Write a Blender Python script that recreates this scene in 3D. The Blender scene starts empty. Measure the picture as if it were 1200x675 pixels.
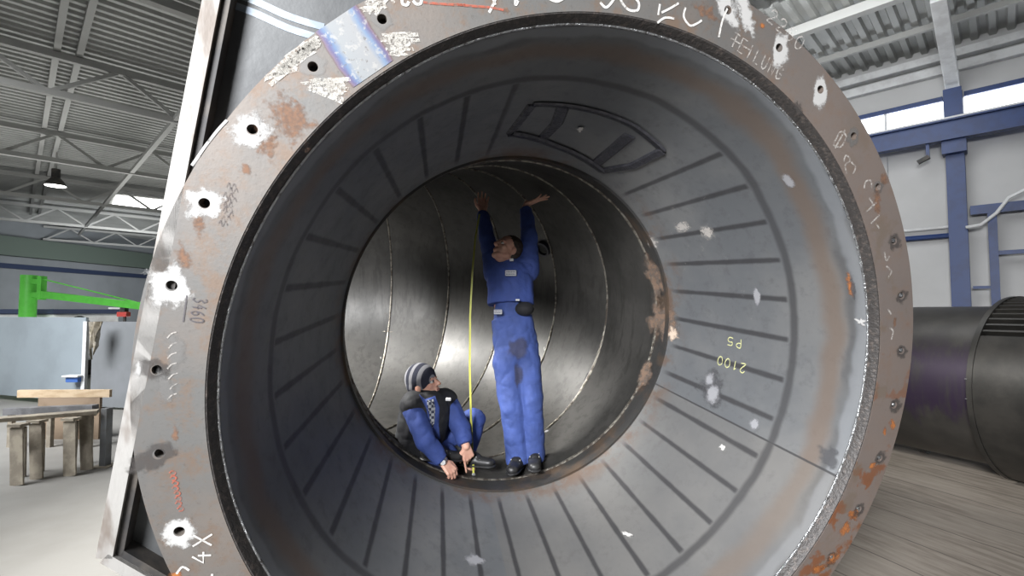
import bpy, bmesh, math, random
import numpy as np
from mathutils import Vector as V, Matrix, noise
random.seed(7)
C = bpy.context.collection
sc = bpy.context.scene
PI = math.pi
# ---------------------------------------------------------------- camera, world, lights, exposure
F = 582.36                      # focal length in pixels of the 1200 px wide frame
PIT = math.radians(2.7)
H = 1.92                        # eye height
cam = bpy.data.cameras.new('camera'); cam.sensor_width = 36; cam.lens = 36*F/1200; cam.clip_start = .02
co = bpy.data.objects.new('camera', cam); C.objects.link(co)
co.location = (0, 0, H); co.rotation_euler = (PI/2+PIT, 0, 0); sc.camera = co

w = bpy.data.worlds.new('world'); sc.world = w; w.use_nodes = True
w.node_tree.nodes['Background'].inputs[0].default_value = (.80, .88, 1, 1)
w.node_tree.nodes['Background'].inputs[1].default_value = .05

def area(name, loc, target, sx, sy, power, col=(1, 1, 1), spread=180):
    l = bpy.data.lights.new(name, 'AREA'); l.shape = 'RECTANGLE'; l.size = sx; l.size_y = sy
    l.energy = power; l.color = col; l.spread = math.radians(spread)
    o = bpy.data.objects.new(name, l); C.objects.link(o); o.location = loc
    o.rotation_euler = (V(target)-V(loc)).to_track_quat('-Z', 'Y').to_euler()
    return o
area('daylight_from_hall_windows', (-2.4, -3.6, 3.9), (.7, 2.6, 1.3), 2.2, 1.4, 200, (.97, .98, 1), 80)
area('light_into_bend_end', (-5.6, 3.0, 6.0), (-1.6, 4.3, 1.5), 1.4, 1.4, 190, (1, .985, .95), 70)  # added area lamp sending hall light through the bend's open end
area('added_roof_uplight', (-13, 14, .9), (-12, 13, 7), 9, 7, 260, (.99, .99, .97), 150)  # added uplight near the floor, stands in for bounce onto the roof
area('added_left_floor_light', (-9.5, 4.2, 5.8), (-8.2, 8.2, 0), 4, 4, 330, (.97, .985, 1), 110)  # added lamp, brightens the left floor and the trestle fronts
area('added_far_wall_light', (-15, 20, 3.6), (-26, 32, 3.0), 6, 2, 170, (.95, .98, 1), 80)  # added lamp that lifts the dark far left wall
area('added_right_wall_light', (4.5, 7.0, 6.3), (8.0, 10, 3.0), 3, 3, 80, (.96, .98, 1))  # added lamp below the deck to brighten the right wall

vs = sc.view_settings
vs.view_transform = 'Standard'; vs.look = 'None'; vs.gamma = 1; vs.use_curve_mapping = False
vs.exposure = 0.9

# ---------------------------------------------------------------- helpers
def ray(px, py):
    x, z = (px-600)/F, -(py-337.5)/F
    c, s = math.cos(PIT), math.sin(PIT)
    return V((x, c-z*s, s+z*c))
def at(px, py, Y):
    d = ray(px, py); return V((0, 0, H))+d*(Y/d.y)
def atz(px, py, z):
    d = ray(px, py); return V((0, 0, H))+d*((z-H)/d.z)

U1 = V((-.70711, .70711, 0)); U2 = V((.70711, .70711, 0))      # the hall's two directions
def hall(a, b, z): return U1*a+U2*b+V((0, 0, z))

def link(o, parent=None, kind=None):
    C.objects.link(o)
    if parent: o.parent = parent
    if kind: o['kind'] = kind
    return o
def empty(name, loc, label, cat, group=None):
    o = bpy.data.objects.new(name, None); C.objects.link(o); o.location = loc; o.empty_display_size = .1
    o['label'] = label; o['category'] = cat
    if group: o['group'] = group
    return o
def tag(o, label, cat, group=None):
    o['label'] = label; o['category'] = cat
    if group: o['group'] = group
    return o

class MB:
    def __init__(s): s.v = []; s.f = []; s.fade = None
    def add(s, vs, fs):
        n = len(s.v); s.v += [tuple(v) for v in vs]; s.f += [tuple(i+n for i in f) for f in fs]; return s
    def box(s, c, sx, sy, sz, ax=None):
        c = V(c); ax = ax or (V((1, 0, 0)), V((0, 1, 0)), V((0, 0, 1)))
        vs = [c+ax[0]*(sx/2*i)+ax[1]*(sy/2*j)+ax[2]*(sz/2*k) for i in (-1, 1) for j in (-1, 1) for k in (-1, 1)]
        return s.add(vs, [(0, 1, 3, 2), (4, 6, 7, 5), (0, 4, 5, 1), (2, 3, 7, 6), (0, 2, 6, 4), (1, 5, 7, 3)])
    def bar(s, a, b, w, h, up=(0, 0, 1)):
        a, b = V(a), V(b); d = (b-a).normalized(); x = d.cross(V(up)).normalized(); z = x.cross(d)
        return s.box((a+b)/2, w, (b-a).length, h, (x, d, z))
    def tube(s, pts, r, n=8, cap=True, closed=False):
        pts = [V(p) for p in pts]; rings = []; m = len(pts); x = None
        for i, p in enumerate(pts):
            if closed: t = pts[(i+1) % m]-pts[i-1]
            else: t = pts[min(i+1, m-1)]-pts[max(i-1, 0)]
            t.normalize()
            if x is None: x = t.orthogonal().normalized()
            x = (x-t*x.dot(t)).normalized(); y = t.cross(x)
            rr = r[i] if isinstance(r, (list, tuple)) else r
            rings.append([p+x*(rr*math.cos(2*PI*k/n))+y*(rr*math.sin(2*PI*k/n)) for k in range(n)])
        vs = [v for q in rings for v in q]; fs = []
        for i in range(m if closed else m-1):
            j = (i+1) % m
            for k in range(n): fs.append((i*n+k, i*n+(k+1) % n, j*n+(k+1) % n, j*n+k))
        if cap and not closed: fs += [tuple(range(n))[::-1], tuple(range((m-1)*n, m*n))]
        return s.add(vs, fs)
    def lathe(s, prof, n=160, closed=True, frame=None):
        """profile of (radius, y) swept round the Y axis; frame(a, r, y) maps to a point"""
        fr = frame or (lambda a, r, y: V((r*math.cos(a), y, r*math.sin(a))))
        m = len(prof); vs = [fr(2*PI*k/n, r, y) for k in range(n) for r, y in prof]; fs = []
        for k in range(n):
            j = (k+1) % n
            for i in range(m if closed else m-1):
                q = (i+1) % m; fs.append((k*m+i, k*m+q, j*m+q, j*m+i))
        return s.add(vs, fs)
    def build(s, name, mat, parent=None, smooth=False, kind=None, bevel=0):
        me = bpy.data.meshes.new(name); me.from_pydata(s.v, [], s.f); me.update()
        bm = bmesh.new(); bm.from_mesh(me); bmesh.ops.recalc_face_normals(bm, faces=bm.faces)
        bm.to_mesh(me); bm.free()
        if mat: me.materials.append(mat)
        if smooth:
            me.polygons.foreach_set('use_smooth', [True]*len(me.polygons))
            try: me.set_sharp_from_angle(angle=math.radians(38))
            except Exception: pass
        if s.fade is not None:
            at_ = me.attributes.new('fade', 'FLOAT', 'POINT'); at_.data.foreach_set('value', s.fade)
        o = bpy.data.objects.new(name, me); link(o, parent, kind)
        if parent is not None and parent.get('origin') is not None: o.location = -V(parent['origin'])
        if bevel:
            b = o.modifiers.new('bevel', 'BEVEL'); b.width = bevel; b.segments = 2; b.limit_method = 'ANGLE'
        return o
def wpar(name, loc, label, cat, group=None):
    """an Empty at a world place whose parts are written in world coordinates"""
    o = empty(name, loc, label, cat, group); o['origin'] = tuple(loc); return o

# ---------------------------------------------------------------- materials
def nodes(name):
    m = bpy.data.materials.new(name); m.use_nodes = True; nt = m.node_tree
    return m, nt, nt.nodes['Principled BSDF']
def N(nt, t, **k):
    n = nt.nodes.new(t)
    for a, b in k.items(): setattr(n, a, b)
    return n
def mth(nt, op, a, b=None, c=None):
    n = N(nt, 'ShaderNodeMath', operation=op)
    for i, q in enumerate((a, b, c)):
        if q is None: continue
        if isinstance(q, (int, float)): n.inputs[i].default_value = q
        else: nt.links.new(q, n.inputs[i])
    return n.outputs[0]
def mixc(nt, fac, a, b):
    n = N(nt, 'ShaderNodeMix', data_type='RGBA')
    for i, q in ((0, fac), (6, a), (7, b)):
        if isinstance(q, (int, float)): n.inputs[i].default_value = q
        elif isinstance(q, tuple): n.inputs[i].default_value = (*q[:3], 1)
        else: nt.links.new(q, n.inputs[i])
    return n.outputs[2]
def noi(nt, co, scale, det=4, rough=.6, dist=0):
    n = N(nt, 'ShaderNodeTexNoise'); n.inputs['Scale'].default_value = scale; n.inputs['Detail'].default_value = det
    n.inputs['Roughness'].default_value = rough; n.inputs['Distortion'].default_value = dist
    if co is not None: nt.links.new(co, n.inputs['Vector'])
    return n.outputs['Fac']
def ramp(nt, x, lo, hi):
    n = N(nt, 'ShaderNodeMapRange', interpolation_type='SMOOTHSTEP')
    nt.links.new(x, n.inputs[0]); n.inputs[1].default_value = lo; n.inputs[2].default_value = hi
    return n.outputs[0]
def ocoord(nt, scale=None):
    t = N(nt, 'ShaderNodeTexCoord').outputs['Object']
    if scale:
        mp = N(nt, 'ShaderNodeMapping'); mp.inputs['Scale'].default_value = scale
        nt.links.new(t, mp.inputs['Vector']); return mp.outputs[0]
    return t
def bump(nt, bs, h, st, dist=.01):
    b = N(nt, 'ShaderNodeBump'); b.inputs['Strength'].default_value = st; b.inputs['Distance'].default_value = dist
    nt.links.new(h, b.inputs['Height']); nt.links.new(b.outputs[0], bs.inputs['Normal'])
def mat(name, col, rough=.6, metal=0, col2=None, sc_=6, lo=.4, hi=.65, bm=0, bsc=40, emit=0, stretch=None):
    m, nt, bs = nodes(name)
    bs.inputs['Roughness'].default_value = rough; bs.inputs['Metallic'].default_value = metal
    bs.inputs['Base Color'].default_value = (*col, 1)
    if col2 or bm: cc = ocoord(nt, stretch)
    if col2:
        nt.links.new(mixc(nt, ramp(nt, noi(nt, cc, sc_), lo, hi), col, col2), bs.inputs['Base Color'])
    if bm: bump(nt, bs, noi(nt, cc, bsc), bm)
    if emit:
        bs.inputs['Emission Color'].default_value = (*col, 1); bs.inputs['Emission Strength'].default_value = emit
    return m
def patch_mat(name, col, rough=.7, metal=0, thr=.25, nsc=25, col2=None, gain=1.0):
    """paint, rust or chalk lying on a surface, thinning out where its 'fade' runs low"""
    m, nt, bs = nodes(name)
    bs.inputs['Base Color'].default_value = (*col, 1); bs.inputs['Roughness'].default_value = rough
    bs.inputs['Metallic'].default_value = metal
    cc = ocoord(nt)
    if col2: nt.links.new(mixc(nt, ramp(nt, noi(nt, cc, nsc*1.7), .4, .6), col, col2), bs.inputs['Base Color'])
    a = N(nt, 'ShaderNodeAttribute', attribute_name='fade').outputs['Fac']
    n_ = mth(nt, 'MULTIPLY', mth(nt, 'SUBTRACT', noi(nt, cc, nsc, 5, .7), .5), 1.6)
    k = mth(nt, 'MULTIPLY', ramp(nt, mth(nt, 'ADD', a, n_), thr, thr+.45), gain)
    nt.links.new(k, bs.inputs['Alpha'])
    return m

ANG0 = 4.9                      # bolt holes and outside stiffeners stand every 10 degrees from here
def polar(nt):
    cc = ocoord(nt); s = N(nt, 'ShaderNodeSeparateXYZ'); nt.links.new(cc, s.inputs[0])
    x, y, z = s.outputs
    ang = mth(nt, 'MULTIPLY', mth(nt, 'ARCTAN2', z, x), 180/PI)
    return cc, x, y, z, ang
def band(nt, v, c, hw, soft):       # 1 inside |v-c|<hw
    d = mth(nt, 'ABSOLUTE', mth(nt, 'SUBTRACT', v, c))
    n = N(nt, 'ShaderNodeMapRange', interpolation_type='SMOOTHSTEP'); nt.links.new(d, n.inputs[0])
    n.inputs[1].default_value = hw; n.inputs[2].default_value = hw+soft
    n.inputs[3].default_value = 1; n.inputs[4].default_value = 0
    return n.outputs[0]

RO = 1.62                       # flange outer radius
RI = .8746*RO; RB = .957*RO
RN = 1.069; D0 = .045; D = 1.215   # neck radius, depth where the cone starts and ends
RC0 = RI-.033                    # cone bore at its front end

def flange_mat():
    m, nt, bs = nodes('flange_steel')
    cc, x, y, z, ang = polar(nt)
    n1 = noi(nt, cc, 1.6, 5, .65); n2 = noi(nt, cc, 9, 6, .7); n3 = noi(nt, cc, 60, 3, .7)
    c = mixc(nt, ramp(nt, n1, .38, .62), (.127, .110, .097), (.099, .097, .093))
    c = mixc(nt, mth(nt, 'MULTIPLY', ramp(nt, n2, .47, .66), .7), c, (.127, .082, .054))
    c = mixc(nt, mth(nt, 'MULTIPLY', ramp(nt, n3, .56, .72), .35), c, (.045, .037, .032))
    # the right-hand side of the ring is browner mill scale and breaks into bright rust low down
    right = ramp(nt, x, .1, 1.3)
    c = mixc(nt, mth(nt, 'MULTIPLY', right, .6), c, (.162, .127, .111))
    low = mth(nt, 'MULTIPLY', ramp(nt, x, .6, 1.2), ramp(nt, mth(nt, 'MULTIPLY', z, -1), -.75, .75))
    rn = noi(nt, cc, 7, 4, .6)
    k = ramp(nt, mth(nt, 'ADD', rn, mth(nt, 'MULTIPLY', low, .08)), .60, .67)
    k = mth(nt, 'MULTIPLY', k, mth(nt, 'MULTIPLY', low, .85))
    c = mixc(nt, k, c, mixc(nt, n2, (.197, .063, .015), (.112, .041, .017)))
    pale = mth(nt, 'MULTIPLY', ramp(nt, noi(nt, cc, 5, 4, .6), .54, .62), ramp(nt, x, .9, 1.3))
    c = mixc(nt, mth(nt, 'MULTIPLY', pale, .55), c, (.121, .093, .069))
    nt.links.new(c, bs.inputs['Base Color'])
    bs.inputs['Metallic'].default_value = .25; bs.inputs['Roughness'].default_value = .58
    bump(nt, bs, n3, .15, .004)
    return m
def cone_mat():
    m, nt, bs = nodes('cone_steel')
    cc, x, y, z, ang = polar(nt)
    n1 = noi(nt, cc, 1.3, 5, .6); n2 = noi(nt, cc, 12, 6, .7); n3 = noi(nt, cc, 45, 4, .7)
    c = mixc(nt, ramp(nt, n1, .35, .65), (.107, .112, 0.118), (.149, .150, 0.149))
    c = mixc(nt, mth(nt, 'MULTIPLY', ramp(nt, n2, .5, .7), .35), c, (.065, .065, 0.068))
    wob = mth(nt, 'MULTIPLY', mth(nt, 'SUBTRACT', noi(nt, cc, 2.2, 3), .5), .16)
    yy = mth(nt, 'ADD', y, wob)
    # rust ring near the mouth, bluish clean band beside the weld
    c = mixc(nt, mth(nt, 'MULTIPLY', band(nt, yy, .185, .012, .075), .62), c, (.138, .095, 0.067))
    c = mixc(nt, mth(nt, 'MULTIPLY', band(nt, yy, .10, .008, .035), mth(nt, 'MULTIPLY', ramp(nt, n1, .45, .6), .6)), c, (.059, .059, 0.062))
    c = mixc(nt, mth(nt, 'MULTIPLY', band(nt, yy, .062, .015, .025), .5), c, (.223, .235, 0.249))
    # plate below the long seam is a little browner
    low = mth(nt, 'MULTIPLY', band(nt, ang, -60, 38.8, .2), .35)
    c = mixc(nt, low, c, mixc(nt, n1, (.130, .122, 0.113), (.163, .149, 0.129)))
    # heat lines of the stiffeners welded on outside
    t = mth(nt, 'DIVIDE', mth(nt, 'SUBTRACT', ang, ANG0-.6), 10)
    fr = mth(nt, 'ABSOLUTE', mth(nt, 'SUBTRACT', mth(nt, 'FRACT', mth(nt, 'ADD', t, 100.5)), .5))
    wj = mth(nt, 'MULTIPLY', mth(nt, 'SUBTRACT', noi(nt, cc, 7, 2), .5), .05)
    ln = N(nt, 'ShaderNodeMapRange', interpolation_type='SMOOTHSTEP'); nt.links.new(mth(nt, 'ADD', fr, wj), ln.inputs[0])
    ln.inputs[1].default_value = .03; ln.inputs[2].default_value = .105; ln.inputs[3].default_value = 1; ln.inputs[4].default_value = 0
    inside = mth(nt, 'MULTIPLY', ramp(nt, y, .395, .42), mth(nt, 'SUBTRACT', 1, ramp(nt, y, 1.10, 1.2)))
    offh = mth(nt, 'SUBTRACT', 1, band(nt, ang, 81, 21, 3))
    lines = mth(nt, 'MULTIPLY', mth(nt, 'MULTIPLY', ln.outputs[0], inside), mth(nt, 'MULTIPLY', offh, mth(nt, 'ADD', .62, mth(nt, 'MULTIPLY', n2, .5))))
    circ = mth(nt, 'MULTIPLY', band(nt, mth(nt, 'ADD', y, mth(nt, 'MULTIPLY', wob, .3)), .378, .008, .024), mth(nt, 'ADD', .45, mth(nt, 'MULTIPLY', n1, .5)))
    dark = mth(nt, 'MAXIMUM', lines, circ)
    seam = mth(nt, 'MULTIPLY', band(nt, ang, -21.2, .12, .25), .85)
    dark = mth(nt, 'MAXIMUM', dark, seam)
    c = mixc(nt, mth(nt, 'MINIMUM', dark, .86), c, (.033, .032, 0.034))
    # dirt and rust at the neck
    rn = mth(nt, 'MULTIPLY', ramp(nt, y, 1.02, 1.2), ramp(nt, noi(nt, cc, 4, 5, .7), .45, .62))
    c = mixc(nt, mth(nt, 'MULTIPLY', rn, .8), c, (.124, .080, 0.056))
    # pale scuffs, thickest on the upper right
    sf = mth(nt, 'MULTIPLY', ramp(nt, noi(nt, cc, 16, 6, .75), .62, .72), mth(nt, 'MULTIPLY', band(nt, ang, 28, 16, 14), band(nt, y, .85, .22, .2)))
    c = mixc(nt, mth(nt, 'MULTIPLY', sf, .55), c, (.235, .228, 0.206))
    nt.links.new(c, bs.inputs['Base Color'])
    bs.inputs['Metallic'].default_value = .35
    nt.links.new(mth(nt, 'ADD', .38, mth(nt, 'MULTIPLY', n2, .25)), bs.inputs['Roughness'])
    bump(nt, bs, n3, .08, .004)
    return m
def bend_mat():
    m, nt, bs = nodes('bend_steel')
    cc = ocoord(nt); n1 = noi(nt, cc, 2.0, 5, .65); n2 = noi(nt, cc, 14, 6, .7); n3 = noi(nt, ocoord(nt, (9, 9, 1.2)), 2, 4, .7)
    c = mixc(nt, ramp(nt, n1, .38, .62), (.047, .045, .042), (.030, .029, .027))
    c = mixc(nt, mth(nt, 'MULTIPLY', ramp(nt, n3, .5, .62), .45), c, (.015, .015, .013))
    c = mixc(nt, mth(nt, 'MULTIPLY', ramp(nt, n2, .6, .72), .5), c, (.025, .019, .012))
    nt.links.new(c, bs.inputs['Base Color']); bs.inputs['Metallic'].default_value = .3
    nt.links.new(mth(nt, 'ADD', .28, mth(nt, 'MULTIPLY', n1, .3)), bs.inputs['Roughness'])
    bump(nt, bs, n2, .08, .004)
    return m
M = {}
M['flange'] = flange_mat(); M['cone'] = cone_mat(); M['bend'] = bend_mat()
M['neck'] = mat('neck_steel', (.042, .041, .040), .5, .4, (.084, .059, .042), 4, .45, .65, .2, 30)
M['plate'] = mat('grey_plate_steel', (.086, .089, .091), .55, .35, (.057, .059, .061), 3, .35, .7, .08, 40)
M['rim'] = mat('scraped_rim', (.282, .273, .259), .65, .1, (.150, .127, .109), 9, .5, .68, .2, 40, stretch=(1, 1, .35))
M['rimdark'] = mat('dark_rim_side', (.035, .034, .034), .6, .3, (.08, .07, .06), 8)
M['lip'] = mat('dark_lip', (.040, .036, .034), .5, .3, (.085, .07, .062), 50, .5, .7, .5, 60)
M['weld'] = mat('bright_weld', (.384, .391, .397), .33, .9, (.136, .130, .124), 55, .5, .66, .8, 70)
M['seam'] = mat('weld_seam', (.210, .196, .168), .35, .7, (.070, .059, .049), 25, .42, .6, .6, 60)
M['darkweld'] = mat('dark_weld', (.045, .045, .055), .45, .5, (.08, .08, .09), 30, .4, .7, .5, 60)
M['chalk'] = patch_mat('white_chalk', (.459, .446, .423), .9, 0, .2, 60)
M['chalkrough'] = patch_mat('rubbed_chalk', (.520, .500, .460), .9, 0, .42, 85)
M['chalkdim'] = patch_mat('faint_chalk', (.372, .348, .323), .9, 0, .38, 70, None, .75)
M['ychalk'] = patch_mat('yellow_chalk', (.384, .384, .186), .9, 0, .15, 60)
M['ink'] = patch_mat('dark_marker', (.062, .056, .062), .8, 0, .2, 60, None, .8)
M['inkdim'] = patch_mat('faint_marker', (.074, .062, .062), .8, 0, .35, 60, None, .6)
M['redmark'] = patch_mat('red_marker', (.310, .074, .043), .85, 0, .32, 60, None, .7)
M['white_paint'] = patch_mat('white_hole_paint', (.336, .331, .322), .7, 0, .18, 30)
M['grey_paint'] = patch_mat('pale_grind_mark', (.172, .167, .161), .55, .3, .3, 22, None, .55)
M['dark_smear'] = patch_mat('dark_smear', (.062, .056, .053), .6, .2, .3, 20, None, .6)
M['rust_smear'] = patch_mat('rust_smear', (.186, .093, .050), .85, 0, .45, 34, (.124, .068, .043), .62)
M['orange_rust'] = patch_mat('orange_rust', (.322, .112, .025), .85, 0, .4, 26, (.211, .074, .025), .85)
M['floor'] = mat('pale_concrete', (0.230, 0.224, 0.211), .6, 0, (0.192, 0.186, 0.174), 1.1, .35, .7, .05, 30)
def tinted_grind():
    m, nt, bs = nodes('tinted_grind')
    cc = ocoord(nt); u = N(nt, 'ShaderNodeAttribute', attribute_name='fade').outputs['Fac']
    r = N(nt, 'ShaderNodeValToRGB'); e = r.color_ramp.elements
    e[0].position = 0; e[0].color = (.15, .10, .09, 1); e[1].position = 1; e[1].color = (.16, .10, .08, 1)
    for p, c in ((.10, (.069, .063, .132)), (.17, (.079, .120, .195)), (.27, (.173, .183, .189)), (.70, (.189, .192, .195)), (.82, (.104, .148, .220)), (.91, (.079, .069, .132))):
        q = e.new(p); q.color = (*c, 1)
    wob = mth(nt, 'MULTIPLY', mth(nt, 'SUBTRACT', noi(nt, cc, 14, 4), .5), .16)
    nt.links.new(mth(nt, 'ADD', u, wob), r.inputs[0])
    n2 = noi(nt, cc, 55, 5, .75)
    c = mixc(nt, mth(nt, 'MULTIPLY', ramp(nt, n2, .58, .66), .6), r.outputs[0], (.069, .057, .047))
    c = mixc(nt, mth(nt, 'MULTIPLY', ramp(nt, noi(nt, cc, 38, 4, .7), .54, .62), .6), c, (.258, .252, .239))
    nt.links.new(c, bs.inputs['Base Color']); bs.inputs['Roughness'].default_value = .5; bs.inputs['Metallic'].default_value = .3
    nt.links.new(band(nt, mth(nt, 'ADD', u, wob), .5, .44, .06), bs.inputs['Alpha'])
    return m
M['tint'] = tinted_grind()

# ================================================================= THE HALL (structure)
def quad_slab(pts, th, name, m, kind='structure'):
    b = MB(); n = (V(pts[1])-V(pts[0])).cross(V(pts[2])-V(pts[0])).normalized()
    k = len(pts); vs = [V(p) for p in pts]+[V(p)-n*th for p in pts]
    fs = [tuple(range(k)), tuple(range(2*k-1, k-1, -1))]+[(i, i+k, (i+1) % k+k, (i+1) % k) for i in range(k)]
    return b.add(vs, fs).build(name, m, None, False, kind)

# floors: pale concrete, and the darker board-marked bay on the right
quad_slab([(-40, -9, 0), (1.3, -9, 0), (1.3, 46, 0), (-40, 46, 0)], .3, 'floor', M['floor'])
def board_floor():
    m, nt, bs = nodes('dark_board_floor')
    cc = ocoord(nt)
    mp = N(nt, 'ShaderNodeMapping'); mp.inputs['Rotation'].default_value = (0, 0, math.radians(68)); nt.links.new(cc, mp.inputs['Vector'])
    s = N(nt, 'ShaderNodeSeparateXYZ'); nt.links.new(mp.outputs[0], s.inputs[0])
    st = N(nt, 'ShaderNodeMapping'); st.inputs['Scale'].default_value = (1, 7, 1); nt.links.new(mp.outputs[0], st.inputs['Vector'])
    n1 = noi(nt, st.outputs[0], 2.2, 5, .65); n2 = noi(nt, cc, 1.2, 4)
    c = mixc(nt, ramp(nt, n1, .35, .66), (.24, .205, .17), (.37, .325, .275))
    c = mixc(nt, mth(nt, 'MULTIPLY', ramp(nt, n2, .45, .65), .5), c, (.35, .31, .265))
    y = mth(nt, 'ADD', s.outputs[1], mth(nt, 'MULTIPLY', noi(nt, cc, .9, 2), .12))
    g = mth(nt, 'ABSOLUTE', mth(nt, 'SUBTRACT', mth(nt, 'FRACT', mth(nt, 'MULTIPLY', y, 1.9)), .5))
    ln = ramp(nt, g, .475, .495)
    c = mixc(nt, mth(nt, 'MULTIPLY', ln, mth(nt, 'MULTIPLY', ramp(nt, n1, .35, .5), .75)), c, (.06, .05, .045))
    nt.links.new(c, bs.inputs['Base Color']); bs.inputs['Roughness'].default_value = .7
    bump(nt, bs, n1, .12, .01)
    return m
quad_slab([(1.3, -9, 0), (22, -9, 0), (22, 46, 0), (1.3, 46, 0)], .3, 'floor', board_floor())

W2 = 12.4                       # the right-hand wall stands at this u2
M['wallwhite'] = mat('white_wall_panel', (.50, .50, .495), .6, 0, (.46, .46, .455), .8)
M['blue'] = mat('blue_paint', (.009, .036, .145), .45, 0, (.007, .028, .115), 5)
M['white'] = mat('white_paint', (.66, .67, .67), .5, 0, (.55, .55, .55), 4)
M['galv'] = mat('roof_deck', (.40, .405, .39), .5, .2, (.31, .315, .30), .5)
M['trusspaint'] = mat('truss_paint', (.38, .38, .365), .6)
M['gap'] = mat('panel_joint', (.30, .31, .32), .7)
def wz(py, px): # height on right wall of pixel
    tx = (px-600)/F; Y = W2*1.41421/(tx+1); return at(px, py, Y).z
b = MB()
b.bar(hall(-9, W2+.13, 3.55), hall(22, W2+.13, 3.55), .2, 7.1); b.build('wall_right', M['wallwhite'], None, False, 'structure')
for i, a in enumerate((-1.45, 1.65, 3.9)):   # joints between the panels
    MB().bar(hall(a, W2+.02, .1), hall(a, W2+.02, 5.05), .012, .03, U2).build('trim_%d' % (i+1), M['gap'], None, False, 'structure')
COLU = .615
# clerestory glazing: bright sky behind each pane
M['sky'] = mat('bright_pane', (.92, .96, 1), .2, 0, emit=2.6)
ztop, zbot = 5.93, 5.47
for i, (a0, a1, mull) in enumerate(((COLU+.15, 4.0, 1.65), (-4.0, COLU-.15, -1.9))):
    f = MB()
    f.bar(hall(a0, W2-.0, ztop+.035), hall(a1, W2-.0, ztop+.035), .1, .09)
    f.bar(hall(a0, W2-.0, zbot-.015), hall(a1, W2-.0, zbot-.015), .1, .03)
    wf = f.build('window_%d' % (i+1), M['blue'], None, False, 'structure')
    MB().bar(hall(a0, W2+.02, (ztop+zbot)/2), hall(a1, W2+.02, (ztop+zbot)/2), .03, ztop-zbot-.01).build('pane', M['sky'], wf)
    MB().bar(hall(mull, W2-.01, zbot), hall(mull, W2-.01, ztop), .045, .05, U2).build('mullion', M['white'], wf)
# eave trims
MB().bar(hall(-9, W2-.06, 6.50), hall(22, W2-.06, 6.50), .12, .16).build('trim_4', M['white'], None, False, 'structure')
MB().bar(hall(-9, W2-.12, 6.72), hall(22, W2-.12, 6.72), .2, .14).build('trim_5', M['white'], None, False, 'structure')

# ribbed roof deck; its ribs run across the hall
DECK = 6.95
b = MB(); zs = []
prof = ((0, 0), (.09, 0), (.12, .07), (.21, .07))
us = [(-12+.24*k+dx, dz) for k in range(245) for dx, dz in prof]
vs_ = []
for a, dz in us: vs_ += [hall(a, -34, DECK+dz), hall(a, W2+.2, DECK+dz)]
b.add(vs_, [(2*i, 2*i+1, 2*i+3, 2*i+2) for i in range(len(us)-1)])
b.build('ceiling', M['galv'], None, False, 'structure')
# skylight panel let into the deck
pts = [atz(px, py, DECK-.03) for px, py in ((136, 229), (192, 235), (192, 247), (131, 241))]
sk = quad_slab(pts, .04, 'window_3', mat('skylight', (1, 1, .98), .3, emit=3))

# far left wall beyond the partitions
A0, A1 = at(-90, 365, 23.4), at(300, 365, 46)
dl = (A1-A0).normalized(); nl = V((dl.y, -dl.x, 0)); nl = nl if nl.y < 0 else -nl
def fw(t, z, off=0): p = A0.lerp(A1, t); return V((p.x, p.y, z))+nl*off
MB().bar(fw(0, 3.5, -.2), fw(1, 3.5, -.2), .3, 7).build('wall_left', mat('grey_far_wall', (.30, .32, .34), .7, 0, (.25, .27, .28), .3), None, False, 'structure')

# trusses across the hall
HB, HT = 6.0, 6.72
def truss(u1, label):
    o = wpar('roof_truss', hall(u1, 12.2, HB), label, 'roof truss', 'pale steel trusses under the roof deck')
    u_s = max(-33, u1-37.5)
    MB().bar(hall(u1, u_s, HB), hall(u1, 12.2, HB), .12, .12).build('bottom_chord', M['trusspaint'], o)
    MB().bar(hall(u1, u_s, HT), hall(u1, 12.2, HT), .12, .12).build('top_chord', M['trusspaint'], o)
    u = max(-27.0 if u1 > 12 else -20.0, u_s+.1); k = 0
    while u < 6:
        z0, z1 = (HB, HT) if k % 2 == 0 else (HT, HB)
        MB().bar(hall(u1, u, z0), hall(u1, u+1.05, z1), .07, .07).build('web', M['trusspaint'], o)
        u += 1.05; k += 1
for i, (u, l) in enumerate(((7.8, 'white roof truss nearest the pipe, just showing at the top edge'),
        (12.5, 'white zigzag roof truss highest in view left of the pipe'),
        (18.1, 'white zigzag roof truss second below the highest one at left'),
        (24.4, 'white zigzag roof truss behind the hanging high bay lamp'),
        (31.3, 'thin looking far roof truss next to the last one'),
        (38.5, 'farthest roof truss, in line with the smaller glowing lamp'))): truss(u, l)
pg = 'steel purlins running the length of the hall'
def purlin(u, z, w_, h_, a0, a1, label, m=None):
    tag(MB().bar(hall(a0, u, z), hall(a1, u, z), w_, h_).build('purlin', m or M['trusspaint'], None, False), label, 'purlin', pg)
purlin(.40, 6.86, .10, .12, 1.5, 35, 'left one of the close pair of long white purlins at left')
purlin(.72, 6.86, .10, .12, 1.5, 35, 'right one of the close pair of long white purlins at left')
purlin(2.3, 6.02, .10, .10, 6, 35, 'long white tie beam running back past the bright skylight')
purlin(9.6, 6.84, .16, .16, -6, 40, 'thick white purlin across the ribbed deck at upper right')
purlin(11.1, 6.86, .08, .10, -6, 40, 'thin white purlin nearest the eave at upper right')

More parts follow.
